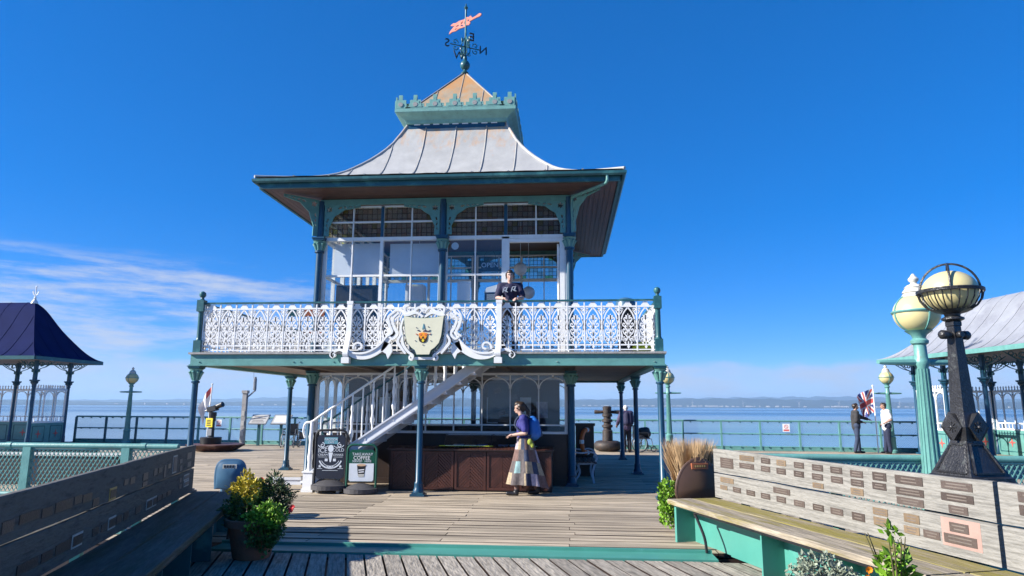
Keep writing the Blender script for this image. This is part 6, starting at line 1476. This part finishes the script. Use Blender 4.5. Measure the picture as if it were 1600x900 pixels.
def leaves(b, n, c, r, size, seed, asp=.45, out=.6, shell=.55, lump=.25):
    rr = random.Random(seed); ph = [rr.uniform(0, 6.28) for _ in range(6)]
    for _ in range(n):
        while True:
            d_ = Vector((rr.gauss(0, 1), rr.gauss(0, 1), rr.gauss(0, 1)))
            if d_.length > .01: break
        d_.normalize(); lum = 1+lump*(math.sin(d_.x*4+ph[0])*math.sin(d_.y*4+ph[1])+.6*math.sin(d_.z*6+ph[2])*math.sin(d_.x*7+ph[3]))
        k = (shell+(1-shell)*rr.random()**.6)*lum; p = Vector((c[0]+d_.x*r[0]*k, c[1]+d_.y*r[1]*k, c[2]+d_.z*r[2]*k))
        a = (d_*out+Vector((rr.gauss(0, .6), rr.gauss(0, .6), rr.gauss(.25, .6)))).normalized(); s_ = a.cross(Vector((rr.gauss(0, 1), rr.gauss(0, 1), rr.gauss(0, 1)))).normalized(); L = size*rr.uniform(.45, 1.4); nn = a.cross(s_)
        b.add([p, p+a*L*.5+s_*L*asp+nn*L*.08, p+a*L, p+a*L*.5-s_*L*asp+nn*L*.08], [(0, 1, 2), (0, 2, 3)])
def plant(name, label, loc, specs, group=None, stems=0, h=.3, cat='plant'):
    t = thing(name, label, cat, loc, 0, group)
    for nm, m, sp in specs:
        b = MB()
        for k, s_ in enumerate(sp): leaves(b, *s_[:4], seed=hash_(name)+k*7, **(s_[4] if len(s_) > 4 else {}))
        stuff(b.build(nm, m, t))
    if stems:
        b = MB(); rr = random.Random(hash_(label))
        for k in range(stems): x, y = rr.uniform(-.05, .05), rr.uniform(-.05, .05); b.tube([(x, y, -.12), (x*2, y*2, h*.5), (x*3.2, y*3.2, h)], [.008, .006, .003], 5)
        b.build('stems', 'stem', t)
    return t
def hash_(s_): return sum((i+1)*ord(ch) for i, ch in enumerate(s_)) % 9973
# grasses and trailing plant of the brown planter
gr = thing('ornamental_grass', 'dry golden ornamental grass standing up behind the brown hood', 'grass', (1.66, 9.62, .46)); b = MB(); rr = random.Random(8)
for _ in range(3600):
    a = rr.uniform(0, 6.283); q = rr.random()**.5; x, y = .20*q*math.cos(a), .18*q*math.sin(a); h = rr.uniform(.45, .80); lx, ly = x*1.0+rr.gauss(0, .05), y*.8+rr.gauss(0, .05); w_ = rr.uniform(.003, .006)
    p0 = Vector((x, y, 0)); p1 = Vector((x+lx*.25, y+ly*.25, h*.55)); p2 = Vector((x+lx*.8, y+ly*.8, h)); s_ = Vector((math.cos(a*3), math.sin(a*3), 0))*w_
    b.add([p0-s_, p0+s_, p1+s_, p1-s_, p2], [(0, 1, 2, 3), (3, 2, 4)])
stuff(b.build('blades', 'straw', gr))
plant('trailing_plant', 'bright green leafy plant spilling over the side of the brown planter', (1.33, 9.42, .52), [('foliage', 'lime_leaf', [(520, (0, 0, -.12), (.13, .16, .24), .05), (200, (-.03, -.05, -.28), (.09, .1, .14), .045), (160, (.02, .05, .06), (.12, .14, .12), .045)])], None, 5, .05)
# terracotta pot with mixed plants at the end of the shaded bench
PT = thing('terracotta_pot', 'large terracotta pot in the shade of the long bench', 'pot', (-3.47, 7.52, 0))
b = MB(); b.lathe([(.19, 0), (.20, .02), (.265, .34), (.30, .345), (.305, .42), (.285, .425), (.265, .38), (.10, .37)], 26); b.build('pot_body', 'terracotta', PT, True); b = MB(); b.lathe([(.262, .36), (.1, .385)], 20); b.build('soil', 'dark_wood', PT)
plant('yellow_shrub', 'variegated yellow shrub at the top of the terracotta pot', (-3.58, 7.60, .40), [('foliage', 'yellow_leaf', [(1300, (-.02, .0, .30), (.19, .18, .15), .045, dict(asp=.26, lump=.35))]), ('inner_foliage', 'green_leaf', [(1200, (-.03, -.04, .10), (.24, .21, .2), .045, dict(asp=.28, lump=.35))])], None, 9, .3)
plant('dark_shrub', 'dark green feathery shrub behind the yellow one in the pot', (-3.36, 7.70, .40), [('foliage', 'dark_leaf', [(2200, (.04, 0, .20), (.20, .17, .21), .05, dict(asp=.16, lump=.4))]), ('tips', 'green_leaf', [(500, (0, 0, .22), (.18, .17, .22), .045, dict(asp=.15, shell=.85))])], None, 12, .4)
plant('lime_shrub', 'lime green bushy plant hanging over the front of the terracotta pot', (-3.28, 7.38, .36), [('foliage', 'lime_leaf', [(1500, (.03, -.02, .08), (.19, .18, .14), .036, dict(asp=.4, lump=.3))]), ('inner_foliage', 'green_leaf', [(1300, (.02, -.02, -.07), (.18, .17, .18), .036)])], None, 8, .15)
def flowers(name, label, loc, pts, m, r_, n=11):
    t = thing(name, label, 'flower', loc, 0)
    for k, (x, y, z) in enumerate(pts):
        b = MB(); rr = random.Random(k)
        b.tube([(x*.3, y*.3, -.2), (x*.7, y*.7, z*.4-.05), (x, y, z)], .004, 5); st_ = b.build('stem', 'stem', t); b = MB()
        for i in range(n):
            for lay in (0, 1):
                a = 2*math.pi*(i+.5*lay)/n; c = Vector((x, y, z)); d_ = Vector((math.cos(a), -.35, math.sin(a)*.8+.3)).normalized()*r_*(1-.35*lay); s_ = Vector((-math.sin(a), 0, math.cos(a)))*r_*.28; q = Vector((0, -.012*lay, .0))
                b.add([c+q, c+q+d_*.6+s_, c+q+d_, c+q+d_*.6-s_], [(0, 1, 2), (0, 2, 3)])
        b.build('bloom', m, t)
flowers('red_geranium', 'red geranium blooms at the edge of the terracotta pot', (-3.24, 7.5, .45), [(.20, -.02, .06), (.21, .0, .09), (.18, .03, .05), (-.32, .35, .34)], 'red_flower', .035)
# tub of flowers in front of the sunlit bench
TB = thing('flower_tub', 'dark tub of flowers standing against the sunlit bench front', 'tub', (1.82, 4.52, 0), NECKROT); b = MB(); b.lathe([(.30, 0), (.34, .48), (.37, .50), (.37, .54), (.33, .54), (.32, .48), (.05, .47)], 22)
for i, v in enumerate(b.v): b.v[i] = (v[0]*.82, v[1]*1.3, v[2])
b.build('tub_body', 'planter_brown', TB, True)
plant('grey_shrub', 'mound of grey-green felty leaves in the flower tub', (1.60, 4.66, .50), [('foliage', 'grey_leaf', [(1700, (0, 0, .07), (.19, .16, .14), .032, dict(asp=.3, shell=.6, lump=.3))])], None, 8, .1)
plant('leafy_shoot', 'upright leafy green shoots rising from the flower tub', (2.02, 4.58, .50), [('foliage', 'lime_leaf', [(60, (0, 0, .22), (.06, .05, .17), .07, dict(asp=.26, shell=.2)), (70, (-.05, 0, .12), (.06, .05, .12), .07, dict(asp=.26, shell=.2)), (60, (.06, .02, .12), (.05, .05, .12), .07, dict(asp=.26, shell=.2)), (22, (.0, 0, .38), (.02, .02, .05), .05, dict(asp=.3, shell=.2))])], None, 6, .36)
flowers('marigolds', 'orange marigolds between the grey shrub and the leafy shoots', (1.82, 4.52, .52), [(0, 0, .10), (-.05, -.05, .06), (.03, .04, .14), (.06, -.04, .05)], 'orange_flower', .026)
flowers('red_daisies', 'red flowers at the foot of the grey shrub in the tub', (1.60, 4.42, .50), [(0, 0, .07), (-.06, .02, .05)], 'red_flower', .03)
# ------------------------------------------------------------------ haze over the estuary
HZ = MB(); HZ.box(-24500, -24500, SEA-1.2, 24500, 24500, 310)
m = bpy.data.materials.new('haze'); m.use_nodes = True; MATS['haze'] = m; N = m.node_tree.nodes; N.clear(); oo = N.new('ShaderNodeOutputMaterial'); pv = N.new('ShaderNodeVolumePrincipled'); pv.inputs['Color'].default_value = (.45, .70, 1, 1); pv.inputs['Density'].default_value = 7.0e-5; pv.inputs['Anisotropy'].default_value = 0.1
m.node_tree.links.new(pv.outputs[0], oo.inputs['Volume'])
hz = stuff(HZ.build('haze', 'haze'))
